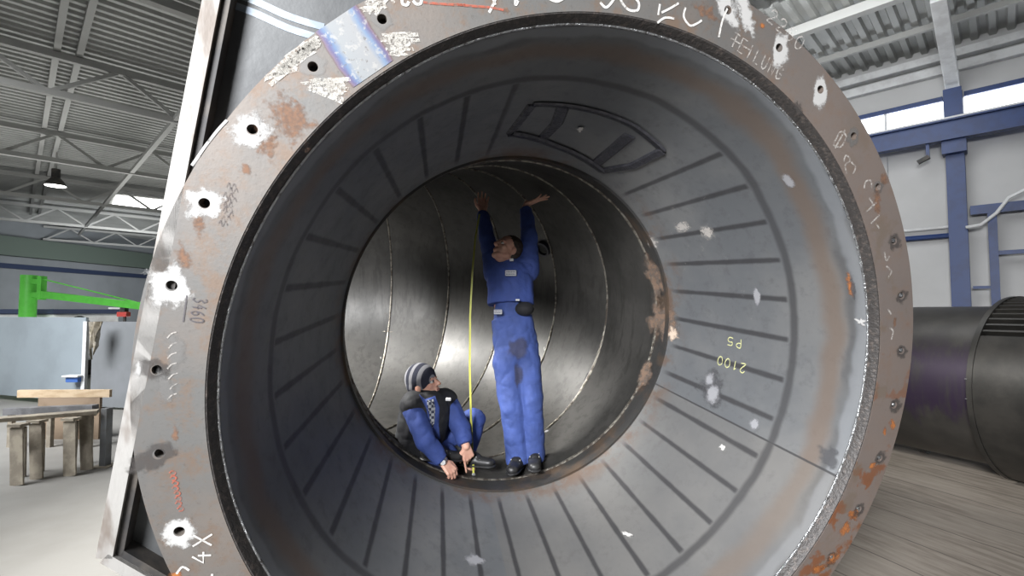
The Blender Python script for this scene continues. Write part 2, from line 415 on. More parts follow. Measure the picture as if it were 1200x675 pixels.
# blue column, crane rail and pipework on the right wall
o = wpar('steel_column', hall(COLU, W2-.16, 0), 'tall blue steel column standing against the white wall at right', 'column')
b = MB()
b.bar(hall(COLU, W2-.03, 0), hall(COLU, W2-.03, 6.05), .26, .02, U2); b.bar(hall(COLU, W2-.27, 0), hall(COLU, W2-.27, 6.05), .26, .02, U2)
b.bar(hall(COLU, W2-.15, 0), hall(COLU, W2-.15, 6.05), .014, .22, U2)
b.build('shaft', M['blue'], o); MB().box(hall(COLU, W2-.15, .015), .4, .4, .03, (U1, U2, V((0, 0, 1)))).build('base_plate', M['blue'], o)
MB().box(hall(COLU, W2-.30, 4.93), .34, .3, .25, (U1, U2, V((0, 0, 1)))).build('bracket', M['blue'], o)
o = tag(MB().bar(hall(COLU, 9.9, 6.80), hall(COLU, W2-.05, 6.16), .20, .24).build('roof_beam', M['white'], None, False, bevel=.01), 'white box roof beam rising from the top of the blue column', 'beam')
o = wpar('crane_rail', hall(2, W2-.45, 5.2), 'long blue crane rail girder running under the strip windows', 'crane rail')
b = MB(); b.bar(hall(-8, W2-.45, 5.22), hall(20, W2-.45, 5.22), .04, .34); b.bar(hall(-8, W2-.45, 5.40), hall(20, W2-.45, 5.40), .2, .03); b.bar(hall(-8, W2-.45, 5.05), hall(20, W2-.45, 5.05), .2, .03)
b.build('girder', M['blue'], o)
MB().bar(hall(-8, W2-.45, 5.44), hall(20, W2-.45, 5.44), .07, .05).build('rail', M['white'], o)
o = wpar('limit_switch', hall(1.0, W2-.45, 4.9), 'small dark bracket hanging under the blue crane rail', 'bracket')
MB().bar(hall(.98, W2-.45, 5.033), hall(.98, W2-.45, 4.78), .05, .05, U2).build('hanger', M['blue'], o)
MB().bar(hall(.96, W2-.45, 4.8), hall(1.13, W2-.45, 4.72), .09, .07).build('switch_body', M['rimdark'], o)
# conduits left of the column
for zz, m_, l in ((3.50, M['white'], 'thin pale conduit on the white wall, upper of two'), (3.34, M['blue'], 'blue pipe rail on the white wall, below the pale conduit')):
    tag(MB().tube([hall(9, W2-.08, zz), hall(COLU+.12, W2-.08, zz)], .03 if m_ == M['white'] else .05).build('conduit', m_, None, True), l, 'pipe')
# blue gate frame at the right edge
o = wpar('gate_frame', hall(-.5, W2-.25, 0), 'blue square-section gate frame standing right of the blue column', 'gate_frame')
for a in (.27, .13): pass
MB().bar(hall(.16, W2-.2, 0), hall(.16, W2-.2, 3.66), .12, .12, U2).build('post', M['blue'], o)
MB().bar(hall(-1.6, W2-.2, 0), hall(-1.6, W2-.2, 3.66), .12, .12, U2).build('post', M['blue'], o)
MB().bar(hall(.44, W2-.2, 3.74), hall(-1.9, W2-.2, 3.74), .14, .16).build('rail', M['blue'], o)
MB().bar(hall(.16, W2-.2, 2.95), hall(-1.6, W2-.2, 2.95), .07, .07).build('rail', M['blue'], o)
MB().bar(hall(.45, W2-.2, 2.35), hall(.16, W2-.2, 2.35), .05, .05).build('rail', M['blue'], o)
c_ = [hall(.5, W2-.42, 3.42), hall(.3, W2-.44, 3.44), hall(.1, W2-.46, 3.62), hall(-.06, W2-.48, 3.86), hall(-.3, W2-.5, 3.98), hall(-1.5, W2-.5, 4.0)]
tag(MB().tube(c_, .03).build('hose', M['white'], None, True), 'pale curved hose leading off right from the blue column', 'hose')

# far-left structure details
M['darkblue'] = mat('dark_blue_paint', (.035, .05, .10), .5)
tag(MB().bar(fw(0, 5.35, .78), fw(1, 5.35, .78), .5, 1.0).build('crane_girder', mat('greenish_girder', (.13, .165, .14), .6), None, False), 'dull green crane girder across the far left bay under the trusses', 'girder')
tag(MB().bar(fw(0, 4.35, .2), fw(1, 4.35, .2), .2, .26).build('wall_rail', M['darkblue'], None, False), 'dark blue horizontal rail along the far left wall', 'rail')
tag(MB().bar(fw(.54, 0, .3), fw(.54, 6.6, .3), .34, .34, dl).build('steel_column', M['darkblue'], None, False), 'dark blue column on the far left wall behind the green jib', 'column')

# high bay lamps
def lamp(px, py, Y, r, label):
    p = at(px, py, Y)
    o = wpar('high_bay_lamp', p+V((0, 0, -.02)), label, 'lamp', 'hanging high bay lamps')
    pr = [(r, 0), (r*.98, .02), (r*.75, .14), (r*.32, .28), (r*.28, .28), (r*.7, .12), (r*.93, .012)]
    fr = lambda a, rr, y: p+V((rr*math.cos(a), rr*math.sin(a), y))
    MB().lathe(pr, 32, True, fr).build('shade', M['rimdark'], o, True)
    MB().lathe([(.01, .27), (r*.4, .27), (r*.4, .52), (.01, .52)], 24, True, fr).build('housing', M['rimdark'], o, True)
    MB().lathe([(.005, -.01), (r*.92, .0), (r*.9, .03), (.005, .03)], 32, True, fr).build('diffuser', M['lampglow'], o, True)
    MB().tube([p+V((0, 0, .5)), V((p.x, p.y, DECK))], .02, 6).build('hanger', M['trusspaint'], o)
M['lampglow'] = mat('lamp_glow', (1, 1, .97), .4, emit=5)
lamp(65, 218, 15.0, .27, 'high bay lamp with dark housing hanging between the left trusses')
lamp(48, 285.5, 28.5, .36, 'smaller looking far high bay lamp over the green crane girder')

# ================================================================= LEFT BAY: partitions, jib crane, trestles
M['panelblue'] = mat('blue_grey_panel', (.25, .29, .32), .6, 0, (.22, .255, .28), 1.2)
M['panelgrey'] = mat('grey_panel', (.19, .20, .215), .65, 0, (.16, .17, .18), 1.2)
P0, P1, P2 = at(-70, 480, 11.6), at(98, 480, 10.0), at(250, 480, 9.3)
def wall_piece(p, q, z0, z1, th): return MB().bar(V((p.x, p.y, (z0+z1)/2)), V((q.x, q.y, (z0+z1)/2)), th, z1-z0)
o = wpar('partition_panel', V((P0.x, P0.y, 0)), 'blue grey welding screen panel at the left edge of the photo', 'partition')
wall_piece(P0, P1, .12, 1.80, .05).build('panel', M['panelblue'], o)
for t in (.02, .98):
    q = P0.lerp(P1, t); MB().box((q.x, q.y, .06), .3, .3, .12).build('foot', M['panelgrey'], o)
o = wpar('partition_post', V((P1.x, P1.y, 0)), 'slim white post between the two grey partitions', 'post')
MB().box((P1.x+.03, P1.y-.05, .86), .07, .07, 1.72).build('post', M['white'], o); MB().box((P1.x+.03, P1.y-.05, .01), .2, .2, .02).build('foot', M['white'], o)
o = wpar('partition_panel', V((P2.x, P2.y, 0)), 'dark grey partition right of the white post, rag hung over it', 'partition')
pq = P1.lerp(P2, .06)
wall_piece(pq, P2, .05, 1.72, .05).build('panel', M['panelgrey'], o)
for t in (.05, .9):
    q = pq.lerp(P2, t); MB().box((q.x, q.y, .025), .3, .3, .05).build('foot', M['panelgrey'], o)
# little shelf tray on the post
q = at(86, 442, 9.85)
o = wpar('wall_tray', q, 'small white and blue tray fixed to the blue grey partition', 'tray')
MB().box(q+V((-.02, .03, .02)), .32, .2, .035).build('tray', M['white'], o, bevel=.01); MB().box(q+V((-.02, .05, -.05)), .24, .14, .10).build('bin', mat('bright_blue', (.05, .13, .40), .5), o, bevel=.01)
# rag over the dark partition
q = at(116, 378, 9.55)
b = MB(); fdir = (P2-P1).normalized(); nrm = V((fdir.y, -fdir.x, 0)); nrm = nrm if nrm.y < 0 else -nrm
ncol, nrow = 14, 22; rv = []
for side in (0, 1):
    for i in range(ncol+1):
        for j in range(nrow+1):
            s_ = i/ncol; t_ = j/nrow
            wd = .30*(1-.55*t_); L_ = .72-.25*abs(math.sin(s_*5))-.1*s_
            p = q+fdir*((s_-.5)*wd-.04*t_)+V((0, 0, .02-t_*L_))+nrm*(.05+.03*math.sin(s_*14)+.02*math.sin(s_*23+t_*5)-side*.018)
            rv.append(p)
K = (ncol+1)*(nrow+1); fs = []
for i in range(ncol):
    for j in range(nrow):
        a = i*(nrow+1)+j; qd = (a, a+1, a+nrow+2, a+nrow+1); fs.append(qd); fs.append(tuple(k+K for k in qd[::-1]))
edge = [i*(nrow+1) for i in range(ncol+1)]+[ncol*(nrow+1)+j for j in range(1, nrow+1)]+[i*(nrow+1)+nrow for i in range(ncol-1, -1, -1)]+[j for j in range(nrow-1, 0, -1)]
for i in range(len(edge)): a, c = edge[i], edge[(i+1) % len(edge)]; fs.append((a, c, c+K, a+K))
tag(b.add(rv, fs).build('rag', mat('brown_rag', (.20, .175, .13), .9, 0, (.34, .31, .26), 9, .45, .6), None, True), 'crumpled brown rag hung over the dark grey partition', 'rag')
# long white vehicle body behind the partitions
q0, q1 = at(-60, 365, 14.6), at(104, 365, 14.0)
o = wpar('trailer', V((q1.x, q1.y, 0)), 'long white trailer body just showing over the blue grey partition', 'trailer')
MB().bar(V((q0.x, q0.y, 1.2)), V((q1.x, q1.y, 1.2)), 1.9, 1.3).build('body', M['white'], o, bevel=.06)
MB().bar(V((q0.x, q0.y, 1.92)), V((q1.x, q1.y, 1.92)), 1.9, .12).build('roof_edge', M['darkblue'], o)
q = at(93, 372, 13.0); MB().tube([q+V((.28*math.cos(a), 0, -.27+.28*math.sin(a))) for a in np.linspace(0, PI, 14)], .035, 8).build('wheel_arch', M['rimdark'], o)
dv = (q1-q0).normalized()
for t in (.25, .8):
    q = q0.lerp(q1, t); nn = V((dv.y, -dv.x, 0))
    fr = lambda a, rr, y: V((q.x, q.y, .36))+nn*y+dv*(rr*math.cos(a))+V((0, 0, rr*math.sin(a)))
    MB().lathe([(.05, -.9), (.35, -.9), (.35, .9), (.05, .9)], 24, True, fr).build('wheel', M['rimdark'], o, True)

# green jib crane
M['green'] = mat('bright_green_paint', (.10, .46, .06), .4, 0, (.085, .40, .05), 6)
YJ = 12.6
q = at(32.5, 365, YJ); zt = at(32, 322.5, YJ).z; jx = V((1, -.02, 0)).normalized()
o = wpar('jib_crane', V((q.x, q.y, 0)), 'bright green jib crane with a long arm above the partitions', 'crane')
fr = lambda a, rr, y: V((q.x+rr*math.cos(a), q.y+rr*math.sin(a), y))
MB().lathe([(.01, 0), (.17, 0), (.17, zt), (.01, zt)], 32, True, fr).build('column', M['green'], o, True)
MB().lathe([(.17, 0), (.34, 0), (.34, .03), (.17, .03)], 32, True, fr).build('base_plate', M['green'], o, True)
pa, pb = at(49, 326, YJ-.1), at(49, 349, YJ-.1)
b = MB(); b.box((pa+pb)/2, .10, .16, pa.z-pb.z+.1); b.bar((pa.x-.28, pa.y+.08, pa.z-.08), (pa.x, pa.y, pa.z-.08), .14, .12); b.bar((pb.x-.28, pb.y+.08, pb.z+.08), (pb.x, pb.y, pb.z+.08), .14, .12)
b.build('pivot_bracket', M['green'], o)
pe = at(196, 362, YJ-.6)
MB().bar(at(49, 345, YJ-.1), pe, .14, .17).build('arm', M['green'], o)
MB().tube([at(50, 327, YJ-.1), at(165, 355.5, YJ-.5)], .018, 8).build('tie_rod', M['green'], o)
q = at(145, 366, YJ-.42)
o = wpar('chain_hoist', q, 'small red and black hoist hanging on the green jib arm', 'hoist')
M['redpaint'] = mat('red_paint', (.50, .06, .05), .5)
MB().box(q+V((0, 0, -.05)), .24, .16, .12).build('motor', M['redpaint'], o, bevel=.02)
MB().box(q+V((.01, 0, .06)), .12, .14, .12).build('trolley', M['rimdark'], o, bevel=.01); MB().tube([q+V((.03, 0, -.1)), q+V((.03, 0, -.27))], .035, 8).build('hook_block', M['rimdark'], o)
MB().box(q+V((-.2, 0, .10)), .28, .1, .04).build('label_plate', M['white'], o)

# trestles of flat plate legs and the stock lying on them
M['trestle'] = mat('weathered_plate', (.270, .236, .189), .7, .1, (.405, .358, .284), 7, .4, .65, .15, 30)
M['ply'] = mat('plywood', (.540, .419, .284), .7, 0, (.419, .304, .189), 4, .4, .65, stretch=(1, 1, 4))
YT = 5.45
def plate_leg(top, bot, wdt, th): return MB().bar(top, bot, wdt, th, (0, 1, .0))
ba, bc = at(-22, 491.5, atz(20, 569, 0).y+.12), at(115, 484, atz(102, 551, 0).y+.13); ba.z = bc.z = (ba.z+bc.z)/2
ZT = ba.z-.0225
def trestle(xs, y_off, label):
    base = atz(xs[0][2], xs[0][3], 0)
    o = wpar('trestle', base, label, 'trestle', 'plate trestles at the left')
    for (xt, yt, xb, yb, xr) in xs:
        bf = atz(xb, yb, 0); tf = at(xt, yt, bf.y+.08); tf.z = ZT-.034
        plate_leg(tf, bf, .145, .02).build('leg', M['trestle'], o)
        br = bf+V((-.27, .30, 0)); tr = tf+V((-.02, .06, 0))
        plate_leg(tr, br, .145, .02).build('leg', M['trestle'], o)
        MB().box(V(((tf.x+tr.x)/2, (tf.y+tr.y)/2, ZT-.017)), .15, .12, .03).build('head_plate', M['trestle'], o)
    return o
trestle([(20, 494, 20, 569, 0), (42, 493, 43, 562, 0)], 0, 'pair of splayed plate legs under the bar at the left edge')
trestle([(82, 491, 82, 558, 0), (100, 489, 102, 551, 0)], 0, 'pair of splayed plate legs under the right end of the bar')
def leg_top(px, py, pb): b_ = atz(px, pb, 0); return at(px, py, b_.y+.1)
a, c = ba, bc
tag(MB().bar(a, c, .16, .045).build('flat_bar', M['trestle'], None, False, bevel=.004), 'long weathered flat bar lying across both plate trestles', 'bar')
yb_ = atz(100, 540, 0).y+.35
a, c = at(8, 482, yb_+.3), at(112, 478, yb_+.3)
o = wpar('steel_channel', V((a.x, a.y, 0)), 'dark steel channel on legs behind the long flat bar', 'bench rail')
MB().bar(a, c, .12, .09).build('channel', mat('dark_grey_steel', (.12, .12, .125), .55, .3, (.20, .20, .21), 6), o)
for t in (.06, .5, .94):
    q = a.lerp(c, t); MB().box((q.x, q.y, q.z/2-.02), .06, .06, q.z-.04).build('leg', M['trestle'], o)
# two boards standing behind
yb2 = yb_+.75
t0, t1 = at(22, 457, yb2), at(130, 456, yb2)
tag(MB().bar(V((t0.x, t0.y, (t0.z+.62)/2)), V((t1.x, t1.y, (t1.z+.62)/2)), .05, t0.z-.62).build('plywood_board', M['ply'], None, False), 'pale plywood board standing on edge behind the trestles, upper one', 'board')
t0, t1 = at(46, 480, yb2), at(118, 480, yb2)
tag(MB().bar(V((t0.x, t0.y, .31)), V((t1.x, t1.y, .31)), .05, .62).build('plywood_board', mat('brown_board', (.27, .20, .14), .75, 0, (.21, .15, .10), 3), None, False), 'brown board standing on the floor behind the trestle legs', 'board')
q = atz(123, 546, 0)
o = wpar('steel_post', q, 'grey steel upright standing at the right end of the trestles', 'post')
zz = at(123, 478, q.y).z
MB().box(q+V((0, 0, zz/2)), .075, .10, zz).build('upright', mat('grey_steel_post', (.19, .20, .21), .55, .2, (.15, .15, .15), 6), o, bevel=.004)
MB().box(q+V((0, 0, .006)), .2, .2, .012).build('foot_plate', M['trestle'], o)

# ================================================================= RIGHT: second pipe on the floor
M['darkpipe'] = mat('dark_pipe_steel', (.023, .022, .020), .42, .35, (.041, .038, .034), 3, .35, .7, .1, 30)
M['black'] = mat('black_recess', (.012, .012, .013), .7)
def purple_mat():
    m, nt, bs = nodes('pipe_with_purple_stain')
    cc = ocoord(nt); s = N(nt, 'ShaderNodeSeparateXYZ'); nt.links.new(cc, s.inputs[0])
    n1 = noi(nt, cc, 3, 5); c = mixc(nt, ramp(nt, n1, .35, .7), (.030, .028, .026), (.046, .043, .039))
    st = N(nt, 'ShaderNodeMapping'); st.inputs['Scale'].default_value = (5, 5, .7); nt.links.new(cc, st.inputs['Vector'])
    drip = noi(nt, st.outputs[0], 1.5, 4, .6)
    zb = mth(nt, 'ADD', s.outputs[2], mth(nt, 'MULTIPLY', mth(nt, 'SUBTRACT', drip, .5), .9))
    k = mth(nt, 'MULTIPLY', band(nt, zb, .10, .22, .30), ramp(nt, drip, .30, .55))
    c = mixc(nt, mth(nt, 'MULTIPLY', k, .85), c, (.024, .013, .035))
    nt.links.new(c, bs.inputs['Base Color']); bs.inputs['Roughness'].default_value = .42; bs.inputs['Metallic'].default_value = .3
    return m
vdir = V((.67, .74, 0)).normalized(); vp = V((.74, -.67, 0)).normalized()
ax = (vp*.90-vdir*.43).normalized()
axp = V((-ax.y, ax.x, 0))
RP = .93
pc = at(1193, 440, 5.75); pc.z = RP+.12
origin = V((pc.x, pc.y, 0))
o = wpar('pipe_section', origin, 'dark steel pipe with a slotted collar and purple stain lying on the floor at right', 'pipe')
frp = lambda a, r, y: pc+ax*y+axp*(r*math.cos(a))+V((0, 0, r*math.sin(a)))
def pl(name, prof, m, sm=True):
    # geometry in pipe-centred world axes
    b = MB().lathe([(r, y) for r, y in prof], 128, True, frp); return b.build(name, m, o, sm)
sh = MB().lathe([(RP, -3.2), (RP, .05), (RP-.03, .05), (RP-.03, -3.2)], 128, True, lambda a, r, y: frp(a, r, y)-pc).build('shell', purple_mat(), o, True)
sh.location = pc-origin
pl('collar_rim', [(RP, 0.0), (RP+.115, 0.0), (RP+.115, .05), (RP, .05)], M['darkpipe'])
pl('collar_rim', [(RP, .42), (RP+.115, .42), (RP+.115, .49), (RP, .49)], M['darkpipe'])
pl('collar_core', [(RP-.03, .05), (RP+.03, .05), (RP+.03, .42), (RP-.03, .42)], M['black'])
pl('lower_band', [(RP-.03, .49), (RP+.045, .49), (RP+.045, 2.0), (RP-.03, 2.0)], M['darkpipe'])
pl('collar_rim', [(RP+.04, .78), (RP+.10, .78), (RP+.10, .84), (RP+.04, .84)], M['darkpipe'])
for k in range(72):        # bars between the two rims
    a = 2*PI*k/72
    p = frp(a, RP+.066, .235); rad = (axp*math.cos(a)+V((0, 0, math.sin(a))))
    MB().box(p, .375, .022, .075, (ax, rad.cross(ax), rad)).build('collar_bar', M['darkpipe'], o)
fr2 = lambda a, r, y: frp(a, r, y)
b = MB()                    # cover plate over the lower slots
angs = np.linspace(PI*.80, PI*1.9, 60); vs_ = []
for a in angs: vs_ += [frp(a, RP+.105, .05), frp(a, RP+.105, .42), frp(a, RP+.09, .42), frp(a, RP+.09, .05)]
fs = []
for i in range(len(angs)-1):
    for k in range(4): fs.append((4*i+k, 4*i+(k+1) % 4, 4*i+4+(k+1) % 4, 4*i+4+k))
fs += [(0, 1, 2, 3), tuple(range(4*len(angs)-4, 4*len(angs)))]
b.add(vs_, fs).build('cover_plate', M['darkpipe'], o, True)
for (aa, yy, s_) in ((2.95, .63, .05), (2.55, .44, .03), (3.0, .0, .018), (3.2, 0.0, .014)):   # bright tack marks
    p = frp(aa, RP+(.05 if yy == .63 else .118), yy); MB().box(p, s_, .01, s_*.5, (ax, axp, V((0, 0, 1)))).build('tack_weld', M['weld'], o)
# timber cradle blocks under the pipe
for k, (yy, l) in enumerate(((-2.4, 'timber block under the left end of the dark pipe'), (1.6, 'timber block under the right end of the dark pipe'))):
    p = pc+ax*yy; bb = MB(); hgt = .105 if yy < 0 else .07
    bb.box((p.x, p.y, hgt/2+.0), .9, .18, hgt, (axp, ax, V((0, 0, 1))))
    for s_ in (-1, 1):
        q = V((p.x, p.y, 0))+axp*(s_*.40); ch = .2 if yy < 0 else .15; bb.box((q.x, q.y, ch/2), .12, .18, ch, (axp, ax, V((0, 0, 1))))
    tag(bb.build('timber_block', M['trestle'], None, False), l, 'block', 'timber blocks under the dark pipe')
q = atz(1084, 531, 0)
b = MB(); pts = [q+V((.05*math.cos(a), .05*math.sin(a), .03+.015*math.sin(a*2.3))) for a in np.linspace(0, 7.5, 26)]; b.tube(pts, .014, 6)
tag(b.build('wire_scrap', M['weld'], None, True), 'small curl of bright scrap wire on the dark floor by the pipe', 'scrap')

# ================================================================= THE BIG FLANGED PIPE
RT = V((.96159097, .27448645, 0)); AX = V((-.27076275, .94854597, .16415866)); UP = V((.04505933, -.15785349, .98643395))
CTR = V((.40452317, 2.13191221, 1.71134375-2.05))*(RO/1.73)+V((0, 0, H))
M4 = Matrix(((RT.x, AX.x, UP.x, 0), (RT.y, AX.y, UP.y, 0), (RT.z, AX.z, UP.z, 0), (0, 0, 0, 1)))
base = CTR-UP*RO; base_l = V((0, 0, -RO))
pipe = empty('flanged_pipe', base, 'huge open steel pipe mouth with a drilled flange, a narrowing cone and a bend behind', 'pipe')
pipe.matrix_world = Matrix.Translation(base) @ M4
pipe['origin'] = tuple(base_l)
def loc(p): return M4.to_3x3().transposed() @ (V(p)-CTR)
def wld(p): return CTR + M4.to_3x3() @ V(p)
def fl(px, py, off=0.0):
    d = M4.to_3x3().transposed() @ ray(px, py); o_ = loc((0, 0, H)); s_ = (off-o_.y)/d.y; return o_+d*s_
def on_cone(px, py):
    d = M4.to_3x3().transposed() @ ray(px, py); o_ = loc((0, 0, H)); k = (RN-RC0)/(D-D0)
    r0 = RC0-k*D0
    A = d.x**2+d.z**2-(k*d.y)**2; B = 2*(o_.x*d.x+o_.z*d.z-(r0+k*o_.y)*k*d.y); Q = o_.x**2+o_.z**2-(r0+k*o_.y)**2
    s_ = (-B+math.sqrt(B*B-4*A*Q))/2/A
    for s in sorted(((-B+math.sqrt(B*B-4*A*Q))/2/A, (-B-math.sqrt(B*B-4*A*Q))/2/A)):
        p = o_+d*s
        if s > 0 and p.y > 0: break
    return math.degrees(math.atan2(p.z, p.x)), p.y
def cone_r(y): return RC0+(RN-RC0)*(y-D0)/(D-D0)
def cone_p(a, y, off=.002):
    r = cone_r(y)-off; a = math.radians(a); return V((r*math.cos(a), y, r*math.sin(a)))

# flange ring with its 36 bolt holes
def drilled(loops, y0, y1, name, m, parent):
    bm = bmesh.new(); front = []
    for lp in loops:
        vs = [bm.verts.new((x, y0, z)) for x, z in lp]; front.append(vs)
        for i in range(len(vs)): bm.edges.new((vs[i], vs[(i+1) % len(vs)]))
    bmesh.ops.triangle_fill(bm, use_beauty=True, use_dissolve=False, edges=bm.edges[:], normal=(0, -1, 0))
    faces = bm.faces[:]; back = {}
    for v in [v for vs in front for v in vs]: back[v] = bm.verts.new((v.co.x, y1, v.co.z))
    for f in faces: bm.faces.new([back[v] for v in reversed(f.verts)])
    for vs in front:
        for i in range(len(vs)):
            a, c = vs[i], vs[(i+1) % len(vs)]; bm.faces.new((a, c, back[c], back[a]))
    bmesh.ops.recalc_face_normals(bm, faces=bm.faces)
    me = bpy.data.meshes.new(name); bm.to_mesh(me); bm.free(); me.materials.append(m)
    o = bpy.data.objects.new(name, me); link(o, parent); o.location = -V(parent['origin']); return o
def circ(r, n, cx=0, cz=0, ph=0): return [(cx+r*math.cos(2*PI*k/n+ph), cz+r*math.sin(2*PI*k/n+ph)) for k in range(n)]
HA = [math.radians(ANG0+10*k) for k in range(36)]
HR = .0155
TF = .055
drilled([circ(RO, 288), circ(RI, 288)]+[circ(HR, 20, RB*math.cos(a), RB*math.sin(a)) for a in HA], 0, TF, 'flange', M['flange'], pipe)
# lip, weld beads, cone, neck
MB().lathe([(RI-.0005, .002), (RI-.0005, .052), (RC0+.002, .065), (RC0+.004, .043), (RI-.005, .003)], 288).build('weld_lip', M['lip'], pipe, True)
MB().lathe([(RC0+.006+.0052*math.cos(t), D0-.003+.0052*math.sin(t)) for t in np.linspace(0, 2*PI, 9)[:-1]], 288).build('bright_weld_bead', M['weld'], pipe, True)['label'] = 'bright ground weld line round the mouth'
TH = .03
MB().lathe([(RC0, D0), (RN, D), (RN+TH, D), (RC0+TH, D0)], 288).build('cone_shell', M['cone'], pipe, True)
YB = D+.15
MB().lathe([(RN-.012, D-.01), (RN-.012, D+.05), (RN, D+.055), (RN, YB), (RN+TH, YB), (RN+TH, D-.01)], 240).build('neck_ring', M['neck'], pipe, True)
# the bend: six mitred segments turning left
RBD = 1.31
def bend_p(th, a, r):   # th along the bend, a round the section
    q = RBD+r*math.cos(a); return V((-RBD+q*math.cos(th), YB+q*math.sin(th), r*math.sin(a)))
TS = [math.radians(x) for x in (0, 15, 30, 45, 60, 75, 90)]
na = 120
for i in range(6):
    b = MB(); rg = []
    for th in (TS[i], TS[i+1]):
        for r in (RN, RN+TH): rg.append([bend_p(th, 2*PI*k/na, r) for k in range(na)])
    order = [rg[0], rg[2], rg[3], rg[1]]; vs_ = [v for q in order for v in q]; fs = []
    for q in range(4):
        for k in range(na):
            q2 = (q+1) % 4; fs.append((q*na+k, q*na+(k+1) % na, q2*na+(k+1) % na, q2*na+k))
    b.add(vs_, fs).build('bend_segment', M['bend'], pipe, True)
for th in TS[:-1]:
    b = MB(); b.tube([bend_p(th, 2*PI*k/na, RN-.001) for k in range(na)], [.010+.004*noise.noise(V((k*.4, th*9, 1))) for k in range(na)], 8, closed=True); b.build('weld_seam', M['seam'], pipe, True)
# end ring on the far end of the bend
b = MB(); th = TS[-1]; rg = [[bend_p(th, 2*PI*k/na, r)+V((-dx, 0, 0)) for k in range(na)] for r, dx in ((RN, 0), (RN, .05), (RN+.14, .05), (RN+.14, 0))]
fs = []
for q in range(4):
    for k in range(na): q2 = (q+1) % 4; fs.append((q*na+k, q*na+(k+1) % na, q2*na+(k+1) % na, q2*na+k))
b.add([v for q in rg for v in q], fs).build('end_ring', M['neck'], pipe, True)

def bend_hit(px, py, off=.003):
    d = M4.to_3x3().transposed() @ ray(px, py); o_ = loc((0, 0, H)); s = (D+.06-o_.y)/d.y
    while s < 20:
        p = o_+d*s
        if p.y < YB: dd = RN-math.hypot(p.x, p.z)
        else: dd = RN-math.hypot(math.hypot(p.x+RBD, p.y-YB)-RBD, p.z)
        if dd < off: return p
        s += .002
    return p
def thin_line(pixels, r, name, m, label=None):
    o = MB().tube([bend_hit(*q) for q in pixels], r, 6).build(name, m, pipe, True)
    if label: o['label'] = label
    return o
def dense(p, q, n): return [(p[0]+(q[0]-p[0])*i/n, p[1]+(q[1]-p[1])*i/n) for i in range(n+1)]
thin_line(dense((427, 388), (472, 389), 8)+dense((472, 389), (482, 430), 8), .005, 'patch_weld', M['seam'], 'thin weld line of a patch on the lit far wall')
# round port on the upper right wall of the bend
pp = bend_hit(637, 291, .01); nn = V((-pp.x, .0, -pp.z)).normalized(); nn = (nn+V((0, -.5, 0))).normalized()
tx = nn.orthogonal().normalized(); ty = nn.cross(tx)
MB().lathe([(.055, -.01), (.075, -.01), (.075, .03), (.055, .03)], 32, True, lambda a, r, y: pp+nn*y+tx*(r*math.cos(a))+ty*(r*math.sin(a))).build('port_ring', M['darkweld'], pipe, True)
MB().lathe([(.001, -.005), (.056, -.005), (.056, .004), (.001, .004)], 32, True, lambda a, r, y: pp+nn*y+tx*(r*math.cos(a))+ty*(r*math.sin(a))).build('port_dark_disc', M['black'], pipe, True)  # black disc stands in for the dark inside of the open port

# side plate behind the flange with its rims
PO = .075
k1 = fl(166, 337, .05); k2 = fl(230, 0, .05); dirp = (k2-k1).normalized()
pb = fl(131, 643, .05); pt = pb+dirp*3.1
dirb = (fl(192, 674, .05)-fl(139, 643, .05)).normalized(); pbr = pb+dirb*1.2
poly = [(pt.x, pt.z), (pb.x, pb.z), (pbr.x, pbr.z), (.55, -1.30), (.9, .4), (.75, 1.55), (.3, pt.z)]
RH = 1.47
drilled([poly, circ(RH, 160)] if False else [poly], PO, PO+.02, 'side_plate', M['plate'], pipe) if False else None
# plate is cut away round the cone: an outline band left of the flange
arc = [(RH*math.cos(a), RH*math.sin(a)) for a in np.radians(np.linspace(97, 234, 60))]
poly = [(pt.x, pt.z), (pb.x, pb.z), (pbr.x, pbr.z)]+arc[::-1]+[(-.1, pt.z)]
drilled([poly], PO, PO+.02, 'side_plate', M['plate'], pipe)
def rim(p, q, w_, name='plate_rim'):
    d = (q-p).normalized(); nrm = V((d.z, 0, -d.x))
    f1 = MB(); c0 = V((p.x, .02, p.z)); c1 = V((q.x, .02, q.z))
    f1.bar(c0+V((0, .105, 0)), c1+V((0, .105, 0)), w_, .25, (0, -1, 0))
    return f1, d, nrm
b, d_, n_ = rim(pb, pt, .045); b.build('plate_rim', M['rim'], pipe)
b, _, _ = rim(pb, pbr, .035); b.build('plate_rim', M['rim'], pipe)
# dark fillet inside the rims
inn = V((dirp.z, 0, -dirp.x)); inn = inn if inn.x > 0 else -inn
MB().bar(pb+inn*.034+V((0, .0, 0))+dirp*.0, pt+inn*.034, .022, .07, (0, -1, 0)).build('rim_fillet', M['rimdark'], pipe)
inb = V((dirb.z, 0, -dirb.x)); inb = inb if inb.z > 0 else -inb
MB().bar(pb+inb*.028+dirb*.03, pbr+inb*.028, .022, .07, (0, -1, 0)).build('rim_fillet', M['rimdark'], pipe)

